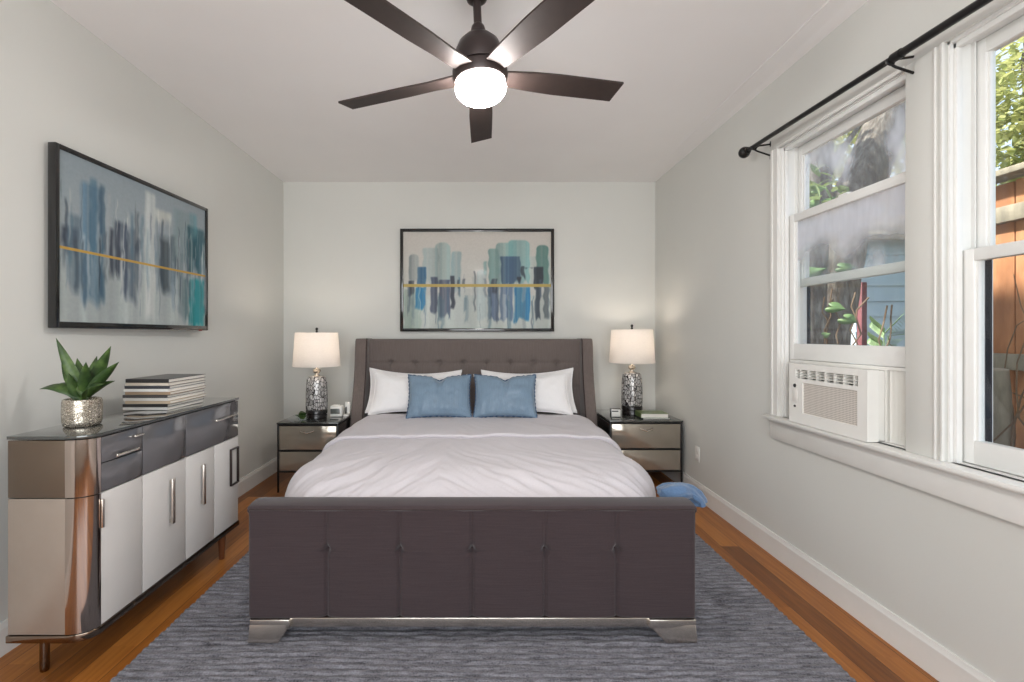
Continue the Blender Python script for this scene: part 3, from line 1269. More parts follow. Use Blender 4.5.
nightstand(-1.672, -1.17, 3.83, 4.23, .578, .345, .172, 'black framed mirrored nightstand left of the bed')
nightstand(1.096, 1.708, 3.92, 4.52, .578, .336, .152, 'black framed mirrored nightstand right of the bed, against the wall')

# ------------------------------------------------------------------ table lamps


def table_lamp(label):
    t = thing('table_lamp', label, 'lamp', (0, 0, 0), 'bedside lamps')
    bm_ = NB()
    lathe(bm_, [(.075, 0), (.086, .004), (.088, .03), (.084, .036), (.084, .042), (.090, .046), (.090, .072), (.086, .078)], seg=36)
    obj('base', bm_, M['ceramic_black'], t)
    bm_ = NB()
    lathe(bm_, [(.084, .078), (.090, .084), (.091, .12), (.090, .22), (.086, .31), (.080, .345), (.068, .362), (.03, .368)], seg=40)
    obj('body', bm_, M['mosaic'], t, 30)
    bm_ = NB()
    lathe(bm_, [(.03, .366), (.026, .374), (.013, .378), (.013, .388), (.026, .394), (.034, .408), (.030, .424), (.014, .432), (.010, .436), (.010, .60)], seg=24)
    obj('neck', bm_, M['brass'], t)
    bm_ = NB()
    lathe(bm_, [(.008, .745), (.012, .752), (.006, .758), (.010, .768), (.012, .778), (.006, .786), (.0, .788)], seg=16)
    tube(bm_, [(0, 0, .60), (0, 0, .75)], .005, 8)
    obj('finial', bm_, M['black_metal'], t)
    bm_ = NB()
    seg = 56
    z0, z1, r0, r1, th = .452, .742, .198, .178, .003
    prof = [(r0, z0), (r1, z1), (r1 - th, z1), (r0 - th, z0), (r0, z0)]
    lathe(bm_, prof, seg=seg, cap=False)
    sh = obj('lamp_shade', bm_, M['shade'], t)
    bm_ = NB()
    for k in range(3):
        a = 2 * PI * k / 3 + .4
        tube(bm_, [(0, 0, .73), ((r1 - .003) * math.cos(a), (r1 - .003) * math.sin(a), .738)], .0025, 6)
    obj('spider', bm_, M['brass'], sh)
    bm_ = NB()
    bmesh.ops.create_uvsphere(bm_, u_segments=20, v_segments=12, radius=.03)
    for v in bm_.verts:
        v.co.z = v.co.z * 1.3 + .60
    bulb = obj('bulb', bm_, M['bulb'], t)
    ld = bpy.data.lights.new('lamp_light', 'POINT')
    ld.energy = 1.7
    ld.color = (1.0, 0.88, 0.77)
    ld.shadow_soft_size = .04
    lo = bpy.data.objects.new('lamp_light', ld)
    link(lo)
    lo.location = (0, 0, .655)
    lo.parent = t
    return t


def m_bulb():
    m = NT('warm_bulb')
    f = m.noise(m.coords((20, 20, 20)), 1.0, 2)
    m.l(m.ramp(f, [(0.3, (1, .8, .58, 1)), (0.7, (1, .84, .64, 1))]), m.b.inputs['Emission Color'])
    m.set(Emission_Strength=8.0)
    return m.m


M['bulb'] = m_bulb()
lamp1 = table_lamp('lit table lamp with silver mosaic body on left nightstand')
lamp2 = copy_tree(lamp1)
lamp2['label'] = 'lit table lamp with silver mosaic body on right nightstand'
lamp1.location = (-1.418, 4.04, .578)
lamp2.location = (1.385, 4.24, .578)
lamp2.scale = (1.02, 1.02, 1.04)

# ------------------------------------------------------------------ things on the left nightstand
t = thing('alarm_clock', 'white clock radio with grey display on left nightstand beside lamp', 'clock', (-1.262, 4.13, .578))
bm = NB()
box(bm, -1.322, -1.214, 4.085, 4.165, .5785, .675, .012, 3)
body = obj('body', bm, M['plate'], t)
bm = NB()
box(bm, -1.314, -1.232, 4.081, 4.09, .607, .652, .002)
obj('display', bm, M['lcd'], t)['label'] = 'grey display'
bm = NB()
box(bm, -1.30, -1.245, 4.105, 4.14, .674, .684, .004)
obj('snooze_button', bm, M['plate'], t)
t = thing('charging_dock', 'small white charging stand nearest the headboard on left nightstand', 'charger', (-1.185, 4.14, .578))
bm = NB()
box(bm, -1.207, -1.165, 4.10, 4.19, .5785, .598, .004)
box(bm, -1.207, -1.165, 4.16, 4.18, .598, .70, .004)
obj('stand', bm, M['plate'], t)
bm = NB()
box(bm, -1.198, -1.188, 4.13, 4.158, .6, .66, .003)
obj('plug', bm, M['black_gloss'], t)


def leaf(bm_, a, b, w, sag=0.0, fold=0.25, n=10, bias=0.45, twist=0.0, side=None):
    a, b = Vector(a), Vector(b)
    d = b - a
    L = d.length
    dn = d.normalized()
    s = side if side is not None else dn.cross(Vector((0, 0, 1)))
    if s.length < .05:
        s = Vector((1, 0, 0))
    s = (s - dn * s.dot(dn)).normalized()
    up = s.cross(dn).normalized()
    if up.z < 0:
        up = -up
    rows_ = []
    for i in range(n + 1):
        q = i / n
        c = a + d * q + up * (sag * L * math.sin(PI * q))
        ww = w * ((q / bias) ** .6 if q < bias else max(0.0, 1 - ((q - bias) / (1 - bias)) ** 1.7)) if 0 < q < 1 else (w * .25 if q == 0 else w * .02)
        st = s * math.cos(twist * q) + up * math.sin(twist * q)
        ut = up * math.cos(twist * q) - s * math.sin(twist * q)
        rows_.append((bm_.verts.new(c - st * ww + ut * ww * fold), bm_.verts.new(c), bm_.verts.new(c + st * ww + ut * ww * fold)))
    for p, q in zip(rows_, rows_[1:]):
        for k in (0, 1):
            bm_.faces.new((p[k], p[k + 1], q[k + 1], q[k]))


t = thing('leaf_dish', 'small clear dish with green leaves on left nightstand', 'plant', (-1.545, 3.95, .578))
bm = NB()
lathe(bm, [(.02, .5785), (.03, .580), (.045, .600), (.048, .604), (.044, .602), (.028, .584), (.0, .582)], -1.50, 3.93, 24, cap=False)
obj('dish', bm, M['glass'], t)
bm = NB()
for a, b, w in (((-1.50, 3.93, .59), (-1.475, 3.88, .655), .03), ((-1.50, 3.93, .59), (-1.56, 3.91, .625), .03), ((-1.50, 3.93, .59), (-1.53, 3.98, .65), .03), ((-1.51, 3.93, .588), (-1.60, 3.97, .61), .02), ((-1.49, 3.92, .588), (-1.475, 3.87, .63), .025)):
    leaf(bm, a, b, w, .18, .15)
obj('leaves', bm, M['leaf'], t)

# ------------------------------------------------------------------ things on the right nightstand
t = thing('desk_clock', 'small square white and black clock on right nightstand', 'clock', (1.19, 4.09, .578))
bm = NB()
box(bm, 1.145, 1.235, 4.075, 4.105, .5785, .655, .004)
obj('case', bm, M['black_gloss'], t)
bm = NB()
box(bm, 1.153, 1.231, 4.070, 4.078, .585, .648, .002)
obj('face', bm, M['plate'], t)['label'] = 'white clock face'
bm = NB()
box(bm, 1.155, 1.21, 4.068, 4.072, .628, .638)
obj('bar', bm, M['ac_knob'], t)


def book(label, x0, x1, y0, y1, z0, z1, cover, group, name='book', ct=.0022, spine='y', yaw=0.0):
    t_ = thing(name, label, 'book', ((x0 + x1) / 2, (y0 + y1) / 2, z0), group)
    bm_ = NB()
    box(bm_, x0, x1, y0, y1, z0, z0 + ct, .0008, 1)
    box(bm_, x0, x1, y0, y1, z1 - ct, z1, .0008, 1)
    if spine == 'y':
        box(bm_, x0, x1, y0, y0 + ct, z0, z1, .0008, 1)
    else:
        box(bm_, x0, x0 + ct, y0, y1, z0, z1, .0008, 1)
    obj('cover', bm_, cover, t_)
    bm_ = NB()
    e = .005
    box(bm_, x0 + (e if spine == 'y' else ct), x1 - e, y0 + (ct if spine == 'y' else e), y1 - e, z0 + ct, z1 - ct)
    obj('pages', bm_, M['paper'], t_)
    t_.rotation_euler.z = yaw
    return t_


def covm(i, r, g, b):
    return plain('book_cover_%d' % i, srgb(r, g, b), rough=0.35, var=0.05, coat=0.2)


green_cov = covm(90, 104, 122, 74)
dark_cov = covm(91, 40, 46, 50)
book('thin dark book at the bottom, under the green book by right lamp', 1.385, 1.625, 3.965, 4.135, .5785, .592, dark_cov, 'books on the right nightstand', spine='x', yaw=.04)
book('green covered book with white pages lying on right nightstand', 1.375, 1.61, 3.96, 4.13, .5925, .630, green_cov, 'books on the right nightstand', spine='x', yaw=-.02)

# ------------------------------------------------------------------ dresser / sideboard
DX0, DX1, DY0, DY1 = -1.752, -1.455, 1.725, 2.80
DZB, DZS, DZT = 0.165, 0.695, 0.924
dr = thing('sideboard', 'long low mirrored and white sideboard along the left wall', 'sideboard', (-1.6, 2.26, 0))


def plan(off=0.0, ex=.085, ey=.06, n=12):
    """plan outline with a rounded near front corner"""
    pts = [(DX0 - off, DY1 + off), (DX0 - off, DY0 - off)]
    cx_, cy_ = DX1 - ex, DY0 + ey
    for k in range(n + 1):
        a = -PI / 2 + PI / 2 * k / n
        pts.append((cx_ + (ex + off) * math.cos(a), cy_ + (ey + off) * math.sin(a)))
    pts.append((DX1 + off, DY1 + off))
    return pts


bm = NB()
prism(bm, plan(-.012), DZB + .012, DZT - .016, 'z')
obj('carcass', bm, M['black_metal'], dr)
bm = NB()
prism(bm, plan(.002), DZT - .012, DZT, 'z', .001)
obj('glass_top', bm, M['smoke_top'], dr)['label'] = 'smoked glass top'
bm = NB()
box(bm, DX0, DX1 - .085, DY0, DY0 + .014, DZS, DZT - .016, .001)
obj('upper_end_panel', bm, M['bronze_mirror'], dr)['label'] = 'bronze mirrored upper end'
bm = NB()
box(bm, DX0, DX1 - .085, DY0, DY0 + .014, DZB + .022, DZS - .004, .001)
obj('lower_end_panel', bm, M['end_panel'], dr)


def corner(z0, z1):
    out, inn = [], []
    ex, ey = .085, .06
    for k in range(17):
        a = -PI / 2 + PI / 2 * k / 16
        out.append((DX1 - ex + ex * math.cos(a), DY0 + ey + ey * math.sin(a)))
        inn.append((DX1 - ex + (ex - .012) * math.cos(a), DY0 + ey + (ey - .012) * math.sin(a)))
    b_ = NB()
    prism(b_, out + inn[::-1], z0, z1, 'z')
    return b_


obj('curved_corner', corner(DZS, DZT - .016), M['corner_metal'], dr, 50)
obj('curved_corner', corner(DZB + .022, DZS - .004), M['corner_metal'], dr, 50)
# plinth: chrome strip following the outline
out = plan(.004)
inn = plan(-.012)
bm = NB()
prism(bm, out, DZB - .008, DZB + .020, 'z', .003)
obj('plinth', bm, M['bronze_mirror'], dr, 40)
YJ = [1.785, 2.005, 2.30, 2.548, DY1]
drawers = [(YJ[0], YJ[1], .808, DZT - .018), (YJ[0], YJ[1], DZS + .002, .804), (YJ[1], YJ[2], DZS + .002, DZT - .018), (YJ[2], YJ[4], DZS + .002, DZT - .018)]
for k, (a, b, z0, z1) in enumerate(drawers):
    bm = NB()
    box(bm, DX1 - .014, DX1, a + .002, b - .002, z0, z1, .0015)
    d = obj('drawer', bm, M['smoke'], dr)
    hz = {0: (1.845, 1.965, .822), 1: None, 2: None, 3: (2.54, 2.74, .83)}[k]
    if hz:
        bm = NB()
        box(bm, DX1 + .010, DX1 + .018, hz[0], hz[1], hz[2] - .005, hz[2] + .005, .002)
        for y in (hz[0] + .02, hz[1] - .02):
            box(bm, DX1 - .002, DX1 + .012, y - .004, y + .004, hz[2] - .004, hz[2] + .004)
        obj('handle', bm, M['chrome'], d)
    if k == 0:
        bm = NB()
        box(bm, DX1, DX1 + .016, 1.945, 1.995, .872, .880, .002)
        obj('handle', bm, M['chrome'], d)
doors = [(YJ[0], YJ[1]), (YJ[1], YJ[2]), (YJ[2], YJ[3]), (YJ[3], YJ[4])]
for k, (a, b) in enumerate(doors):
    bm = NB()
    box(bm, DX1 - .014, DX1, a + .003, b - .003, DZB + .022, DZS - .003, .0015)
    d = obj('door', bm, M['lacquer'], dr)
    bm = NB()
    if k == 0:
        box(bm, DX1 + .002, DX1 + .010, a - .004, a + .006, .56, .67, .002)
    elif k in (1, 2):
        y = {1: 2.185, 2: 2.43}[k]
        box(bm, DX1 + .010, DX1 + .018, y - .010, y + .010, .415, .625, .001)
        box(bm, DX1 - .001, DX1 + .013, y - .007, y + .007, .42, .437)
        box(bm, DX1 - .001, DX1 + .013, y - .007, y + .007, .603, .62)
    else:
        y0, y1, z0, z1 = 2.70, 2.785, .42, .635
        box(bm, DX1 + .001, DX1 + .014, y0, y0 + .007, z0, z1, .001)
        box(bm, DX1 + .001, DX1 + .014, y1 - .007, y1, z0, z1, .001)
        box(bm, DX1 + .001, DX1 + .014, y0 + .006, y1 - .006, z0, z0 + .007, .001)
        box(bm, DX1 + .001, DX1 + .014, y0 + .006, y1 - .006, z1 - .007, z1, .001)
    obj('handle', bm, M['chrome'] if k != 3 else M['fan_metal'], d)
for (x, y, mt) in ((-1.685, 1.80, 'chrome'), (-1.70, 2.72, 'wood_leg'), (-1.50, 2.70, 'wood_leg'), (-1.53, 1.86, 'chrome')):
    if (x, y) == (-1.53, 1.86):
        continue
    bm = NB()
    if mt == 'chrome':
        lathe(bm, [(.011, .0005), (.014, .004), (.0155, .02), (.0155, DZB)], x, y, 20)
        o = obj('leg', bm, M['bronze_mirror'], dr)
        o['label'] = 'slim bronze metal leg'
    else:
        lathe(bm, [(.013, .0005), (.015, .003), (.024, DZB)], x, y, 20)
        obj('leg', bm, M['wood_leg'], dr)['label'] = 'tapered walnut leg'

# ------------------------------------------------------------------ potted plant on the sideboard
pc = Vector((-1.655, 1.935, DZT))
pl = thing('potted_plant', 'spiky green houseplant in hammered silver pot on sideboard', 'plant', pc)
bm = NB()
z = DZT + .0005
lathe(bm, [(.054, z), (.062, z + .004), (.066, z + .02), (.067, z + .06), (.066, z + .10), (.064, z + .110), (.060, z + .112), (.057, z + .106), (.057, z + .085), (.0, z + .085)], pc.x, pc.y, 40, cap=False)
obj('pot', bm, M['hammered'], pl, 50)
bm = NB()
lathe(bm, [(.0565, z + .086), (.045, z + .094), (.0, z + .097)], pc.x, pc.y, 24, cap=False)
obj('soil', bm, M['soil'], pl)
base = pc + Vector((0.004, 0, .098))
sd_ = Vector((1, 0.25, 0))
LV = [((56, 338), 1.90, .021, .04, .0), ((111, 346), 1.93, .025, .07, .0), ((119, 362), 1.90, .022, .08, .2), ((39.5, 389), 1.92, .024, .22, .0), ((115, 381), 1.97, .018, .18, .0),
      ((68.5, 373), 1.88, .020, .04, .0), ((77, 358), 1.99, .024, .02, .0), ((86, 362), 1.87, .024, .03, .1), ((62, 352), 2.00, .022, .05, 0), ((104, 384), 1.86, .022, .16, .0), ((97, 356), 2.02, .022, .05, 0), ((58, 384), 1.99, .022, .18, .0)]
for k, (p, Y, w, sag, tw) in enumerate(LV):
    tip = P(p[0], p[1], Y)
    bb = base + Vector((.012 * math.cos(k * 2.1), .012 * math.sin(k * 2.1), 0))
    bm = NB()
    d = (tip - bb)
    side = Vector((d.z, 0.2, -d.x))
    if abs(d.x) > abs(d.z) * 1.6:
        side = Vector((0.0, 1.0, 0.75))
    leaf(bm, bb, tip, w, sag * (1 if d.x < 0 else 1), .22, 14, .42, tw, side)
    o = obj('leaf', bm, M['leaf'], pl, 60, recalc=False)
    sdm = o.modifiers.new('thickness', 'SOLIDIFY')
    sdm.thickness = .0015

# ------------------------------------------------------------------ book stack on the sideboard
sc = [(208, 206, 202), (44, 42, 42), (196, 176, 152), (220, 216, 210), (74, 70, 70), (170, 146, 120), (226, 224, 220), (60, 62, 70), (206, 196, 182), (34, 33, 34)]
ordn = ['bottom', 'ninth from the top', 'eighth from the top', 'seventh from the top', 'sixth from the top', 'fifth from the top', 'fourth from the top', 'third from the top', 'second from the top', 'topmost']
cn = ['light grey', 'black', 'tan', 'white', 'dark grey', 'brown', 'white', 'slate', 'cream', 'black']
random.seed(4)
zz = DZT + .0005
for k in range(10):
    th = .0152 if k != 9 else .019
    jx, jy = random.uniform(-.004, .004), random.uniform(-.005, .005)
    sh = 0 if k < 8 else .008
    lab = '%s book, %s, in the stack on sideboard' % (cn[k], ordn[k])
    book(lab, -1.782 + jx + sh, -1.556 + jx, 2.325 + jy, 2.635 + jy, zz, zz + th - .0006, covm(k, *sc[k]), 'stack of books on the sideboard', yaw=random.uniform(-.012, .012))
    zz += th

# ------------------------------------------------------------------ pictures


def stroke_paint(nu, nv, bg_top, bg_bot, strokes, line, seed, soft=.010, extra=0, pal=(), band=(.25, .9)):
    rs = np.random.RandomState(seed)
    u = np.linspace(0, 1, nu)[:, None] * np.ones((1, nv))
    v = np.ones((nu, 1)) * np.linspace(0, 1, nv)[None, :]
    img = np.zeros((nu, nv, 3))
    for c in range(3):
        img[:, :, c] = bg_top[c] + (bg_bot[c] - bg_top[c]) * v

    def smooth1(n, k):
        a = rs.rand(n + 8)
        x = np.linspace(0, len(a) - 1.001, k)
        i = x.astype(int)
        f = x - i
        f = f * f * (3 - 2 * f)
        return a[i] * (1 - f) + a[i + 1] * f
    streak = smooth1(90, nu)[:, None] * np.ones((1, nv))
    streak2 = smooth1(26, nu)[:, None] * np.ones((1, nv))
    strokes = list(strokes)
    for _ in range(extra):
        x = rs.rand()
        w_ = .006 + .03 * rs.rand() ** 2
        ya = band[0] + rs.rand() * (band[1] - band[0]) * .6
        strokes.append((x, x + w_, ya, min(1.05, ya + .12 + .4 * rs.rand()), pal[rs.randint(len(pal))], .18 + .35 * rs.rand(), .5))
    for (x0, x1, y0, y1, col, al, rd) in strokes:
        w, h = x1 - x0, y1 - y0
        jag = (smooth1(40, nu)[:, None] - .5) * .07
        wob = (smooth1(8, nv)[None, :] - .5) * .012
        dx = np.minimum(u + wob - x0, x1 - u - wob)
        r = min(w * .5, .05) * rd
        top_y = y0 + np.where(dx < r, (r - np.sqrt(np.clip(r * r - (r - np.clip(dx, 0, r)) ** 2, 0, None))) * 1.5, 0)
        sf = min(soft, w * .35)
        m = np.clip(dx / sf, 0, 1) * np.clip((v - top_y) / (soft * 1.6), 0, 1) * np.clip((y1 + jag - v) / (soft * 3), 0, 1)
        edge = np.exp(-(np.clip(dx, 0, None) / .012) ** 2) * .25
        a = np.clip(m * al * (.72 + .5 * streak + edge), 0, 1)
        for c in range(3):
            tone = col[c] * (.86 + .3 * streak2)
            img[:, :, c] = img[:, :, c] * (1 - a) + np.clip(tone, 0, 255) * a
    if line:
        y0, y1, col = line
        m = ((v > y0) & (v < y1)).astype(float)
        for c in range(3):
            img[:, :, c] = img[:, :, c] * (1 - m) + col[c] * m
    img = np.clip(img * 0.94 / 255.0, 0, 1)
    return np.where(img <= .04045, img / 12.92, ((img + .055) / 1.055) ** 2.4)


def painted_panel(name, fn, nu, nv, img, mat, parent):
    bm_ = NB()
    grid(bm_, nu, nv, fn)
    o_ = obj(name, bm_, mat, parent, 0, recalc=False)
    me = o_.data
    ca = me.color_attributes.new('paint', 'FLOAT_COLOR', 'POINT')
    arr = np.ones((nu * nv, 4), dtype=np.float32)
    arr[:, :3] = img.reshape(-1, 3)
    ca.data.foreach_set('color', arr.ravel())
    return o_


def cz(x0, x1, y0, y1, col, al, rd=1.0):
    return ((x0 - 122) / 750, (x1 - 122) / 750, (y0 - 108) / 496, (y1 - 108) / 496, col, al, rd)


ST = [cz(122, 870, 430, 640, (190, 205, 200), .4, 0), cz(122, 215, 400, 640, (150, 175, 160), .55, 0), cz(560, 870, 230, 400, (175, 195, 192), .45, .3),
      cz(145, 202, 218, 378, (150, 160, 160), .8), cz(218, 305, 186, 378, (152, 168, 168), .75, .4), cz(282, 366, 158, 378, (150, 174, 172), .72), cz(362, 420, 204, 420, (140, 166, 170), .7, .6),
      cz(190, 240, 284, 400, (48, 92, 124), .95, .3), cz(178, 236, 390, 500, (26, 116, 164), .95, 0), cz(145, 180, 355, 430, (54, 66, 80), .85, .2),
      cz(258, 300, 336, 535, (66, 76, 98), .9, .2), cz(300, 362, 350, 548, (76, 86, 108), .85, .1), cz(360, 388, 330, 498, (48, 56, 70), .9, .2), cz(395, 412, 350, 450, (66, 74, 86), .8, .2), cz(420, 440, 345, 400, (70, 78, 88), .7, .2),
      cz(380, 470, 395, 600, (196, 204, 202), .5, 0), cz(478, 492, 305, 520, (108, 118, 126), .7, 1), cz(490, 545, 300, 560, (168, 184, 186), .7, 1), cz(528, 552, 255, 350, (120, 160, 158), .7, .5),
      cz(552, 612, 190, 400, (128, 166, 162), .8, .6), cz(590, 684, 160, 384, (132, 172, 168), .75, .6), cz(650, 766, 146, 378, (120, 168, 168), .85, .8),
      cz(552, 612, 385, 560, (84, 106, 138), .85, 0), cz(614, 720, 230, 380, (58, 88, 118), .92, .1), cz(610, 684, 380, 566, (88, 114, 146), .85, 0), cz(680, 766, 388, 572, (18, 112, 162), .96, 0),
      cz(568, 604, 345, 440, (50, 60, 74), .7, .2), cz(692, 722, 335, 372, (26, 34, 46), .95, .3), cz(716, 742, 280, 356, (30, 40, 54), .85, .8), cz(740, 800, 287, 297, (40, 50, 64), .8, 0),
      cz(795, 864, 172, 376, (108, 154, 146), .85, .8), cz(780, 834, 284, 400, (40, 52, 66), .92, .2), cz(790, 822, 390, 570, (60, 78, 94), .9, 0), cz(832, 868, 385, 560, (110, 124, 130), .8, 0)]
img1 = stroke_paint(300, 200, (212, 206, 198), (206, 210, 204), ST, ((376 - 108) / 496, (391 - 108) / 496, (196, 172, 92)), 3, .010, 55, ((150, 170, 172), (92, 112, 132), (200, 206, 204), (60, 72, 88), (70, 110, 130)), (.42, .95))
pa = thing('framed_painting', 'black framed abstract painting in blues hung above the headboard', 'painting', (-.03, 4.6, 1.85))
ax0, ax1, az0, az1, ayf = -.785, .728, 1.335, 2.345, 4.565
bm = NB()
fw = .03
box(bm, ax0, ax0 + fw, ayf, 4.612, az0, az1, .003)
box(bm, ax1 - fw, ax1, ayf, 4.612, az0, az1, .003)
box(bm, ax0 + fw, ax1 - fw, ayf, 4.612, az0, az0 + fw, .003)
box(bm, ax0 + fw, ax1 - fw, ayf, 4.612, az1 - fw, az1, .003)
obj('frame', bm, M['black_gloss'], pa)
painted_panel('canvas', lambda u, w: (ax0 + fw + u * (ax1 - ax0 - 2 * fw), ayf + .014, az1 - fw - w * (az1 - az0 - 2 * fw)), 300, 200, img1, M['painting'], pa)
bm = NB()
box(bm, ax0 + fw - .002, ax1 - fw + .002, ayf + .016, 4.61, az0 + fw - .002, az1 - fw + .002)
obj('backing', bm, M['black_metal'], pa)

TS = [(0, 1, .6, 1.05, (186, 194, 192), .5, 0), (.0, .10, .42, .60, (44, 54, 70), .8, .1), (.03, .12, .34, .82, (96, 118, 136), .6, .3), (.10, .24, .12, .90, (92, 126, 150), .75, .3), (.15, .20, .08, .60, (58, 104, 134), .7, .3), (.20, .24, .10, .88, (72, 104, 128), .7, .2),
      (.25, .29, .36, .74, (60, 68, 84), .8, .2), (.28, .34, .30, .72, (52, 62, 80), .8, .2), (.33, .38, .30, .84, (66, 78, 94), .8, .2), (.37, .44, .32, .88, (84, 98, 114), .8, .2), (.42, .47, .38, .80, (70, 84, 100), .7, .3),
      (.48, .57, .02, .98, (222, 224, 220), .6, 0), (.55, .70, .12, .26, (214, 214, 206), .7, .1), (.56, .72, .30, .78, (120, 134, 142), .75, .5), (.60, .68, .34, .76, (72, 84, 92), .8, .3), (.68, .74, .28, .70, (84, 98, 106), .75, .3), (.74, .80, .40, .96, (112, 130, 136), .6, .2),
      (.70, .86, .06, .52, (116, 140, 144), .5, .3), (.82, 1.0, .16, .58, (36, 82, 94), .9, .2), (.84, .93, .05, .30, (88, 140, 150), .6, .2), (.84, 1.0, .59, 1.05, (16, 132, 140), .95, 0), (.78, .85, .60, .98, (70, 100, 108), .7, 0)]
img2 = stroke_paint(280, 190, (150, 164, 172), (176, 184, 184), TS, (.556, .574, (206, 164, 74)), 11, .022, 110, ((130, 146, 156), (64, 78, 94), (186, 196, 200), (48, 60, 74), (90, 120, 138), (206, 210, 208)), (.12, .95))
tvw, tvh, tvd = 1.105, .832, .038
tv = thing('wall_mounted_television', 'black bezelled screen showing abstract blue art on the left wall', 'television', (0, 0, 0))
# local frame: x along the width, -y towards the viewer, z up, base at z=0
bm = NB()
bz_ = .022
box(bm, 0, bz_, -tvd, 0, 0, tvh, .004)
box(bm, tvw - bz_, tvw, -tvd, 0, 0, tvh, .004)
box(bm, bz_ - .002, tvw - bz_ + .002, -tvd, 0, 0, .03, .004)
box(bm, bz_ - .002, tvw - bz_ + .002, -tvd, 0, tvh - bz_, tvh, .004)
box(bm, bz_ - .002, tvw - bz_ + .002, -tvd + .012, 0, .028, tvh - bz_ + .002)
obj('bezel', bm, M['black_gloss'], tv)
painted_panel('screen', lambda u, w: (bz_ + u * (tvw - 2 * bz_), -tvd + .009, tvh - bz_ - w * (tvh - .03 - bz_)), 280, 190, img2, M['screen'], tv)
bm = NB()
box(bm, tvw * .91, tvw * .94, -tvd - .001, -tvd + .004, -.004, .006, .001)
obj('standby_light', bm, plain('red_indicator', srgb(120, 24, 30), rough=.4), tv)
bm = NB()
box(bm, .3, .8, -.001, .03, .25, .6, .003)
obj('wall_bracket', bm, M['black_metal'], tv)
tv.location = (-1.931, 2.075, 1.331)
# width runs along +Y with the far end swung slightly into the room
tv.rotation_euler = (0, 0, R(90 - 1.9))

# ------------------------------------------------------------------ ceiling fan
fc = Vector((0, 1.886, 0))
fan = thing('ceiling_fan', 'dark bronze five blade ceiling fan with lit globe', 'ceiling fan', (0, 1.886, ZC))
zb_ = 2.36
bm = NB()
lathe(bm, [(.062, ZC - .001), (.068, ZC - .02), (.066, ZC - .07), (.052, ZC - .12), (.040, ZC - .16), (.028, ZC - .168)], fc.x, fc.y, 36)
obj('canopy', bm, M['fan_metal'], fan)
bm = NB()
lathe(bm, [(.0165, 2.535), (.0165, ZC - .16)], fc.x, fc.y, 20)
lathe(bm, [(.030, 2.51), (.030, 2.535), (.026, 2.55), (.018, 2.56)], fc.x, fc.y, 24)
obj('downrod', bm, M['fan_metal'], fan)
bm = NB()
lathe(bm, [(.07, 2.375), (.096, 2.385), (.102, 2.41), (.098, 2.445), (.082, 2.48), (.056, 2.505), (.026, 2.515)], fc.x, fc.y, 44)
obj('motor_housing', bm, M['fan_metal'], fan)
bm = NB()
lathe(bm, [(.090, 2.318), (.105, 2.325), (.112, 2.345), (.112, 2.368), (.10, 2.378), (.07, 2.38)], fc.x, fc.y, 44)
obj('hub_plate', bm, M['fan_metal'], fan)
bm = NB()
prof = [(.100, 2.322)]
for k in range(1, 13):
    a = PI / 2 * k / 12
    prof.append((.104 * math.cos(a) ** .7 if k < 12 else 0.0, 2.302 - .058 * math.sin(a)))
lathe(bm, prof, fc.x, fc.y, 44, cap=False)
obj('light_globe', bm, M['globe'], fan, 80)['label'] = 'glowing opal globe'
for k in range(5):
    ang = R(89.3 + 72 * k - (2.5 if k == 2 else 0))
    bm = NB()
    r0, r1 = .085, .638
    n = 26
    top_, bot_ = [], []
    cA, sA = math.cos(ang), math.sin(ang)
    for i in range(n + 1):
        q = i / n
        rows_ = []
        for e in (-1, -.5, 0, .5, 1):
            rr = r0 + q * (r1 - r0)
            hw = .044 + .013 * min(1, q * 2.2)
            if q == 1 or i == n:
                rr += 0
            else:
                rr += 0
            pitch = R(11) * min(1, .3 + q * 3)
            lt = e * hw
            # positive e is the counter-clockwise edge, which sits lower
            x, y = rr, lt * math.cos(pitch)
            zz_ = zb_ - .002 - lt * math.sin(pitch) - .006 * (1 - q)
            rows_.append((fc.x + x * cA - y * sA, fc.y + x * sA + y * cA, zz_))
        top_.append([bm.verts.new((p[0], p[1], p[2] + .004)) for p in rows_])
        bot_.append([bm.verts.new((p[0], p[1], p[2] - .004)) for p in rows_])
    for i in range(n):
        for j in range(4):
            bm.faces.new((top_[i][j], top_[i + 1][j], top_[i + 1][j + 1], top_[i][j + 1]))
            bm.faces.new((bot_[i][j], bot_[i][j + 1], bot_[i + 1][j + 1], bot_[i + 1][j]))
        bm.faces.new((top_[i][0], bot_[i][0], bot_[i + 1][0], top_[i + 1][0]))
        bm.faces.new((top_[i][4], top_[i + 1][4], bot_[i + 1][4], bot_[i][4]))
    for j in range(4):
        bm.faces.new((top_[0][j], top_[0][j + 1], bot_[0][j + 1], bot_[0][j]))
        bm.faces.new((top_[n][j], bot_[n][j], bot_[n][j + 1], top_[n][j + 1]))
    obj('blade', bm, M['fan_brown'], fan, 30)

fan.rotation_euler.y = R(-2.5)
fan.location.x = -.020

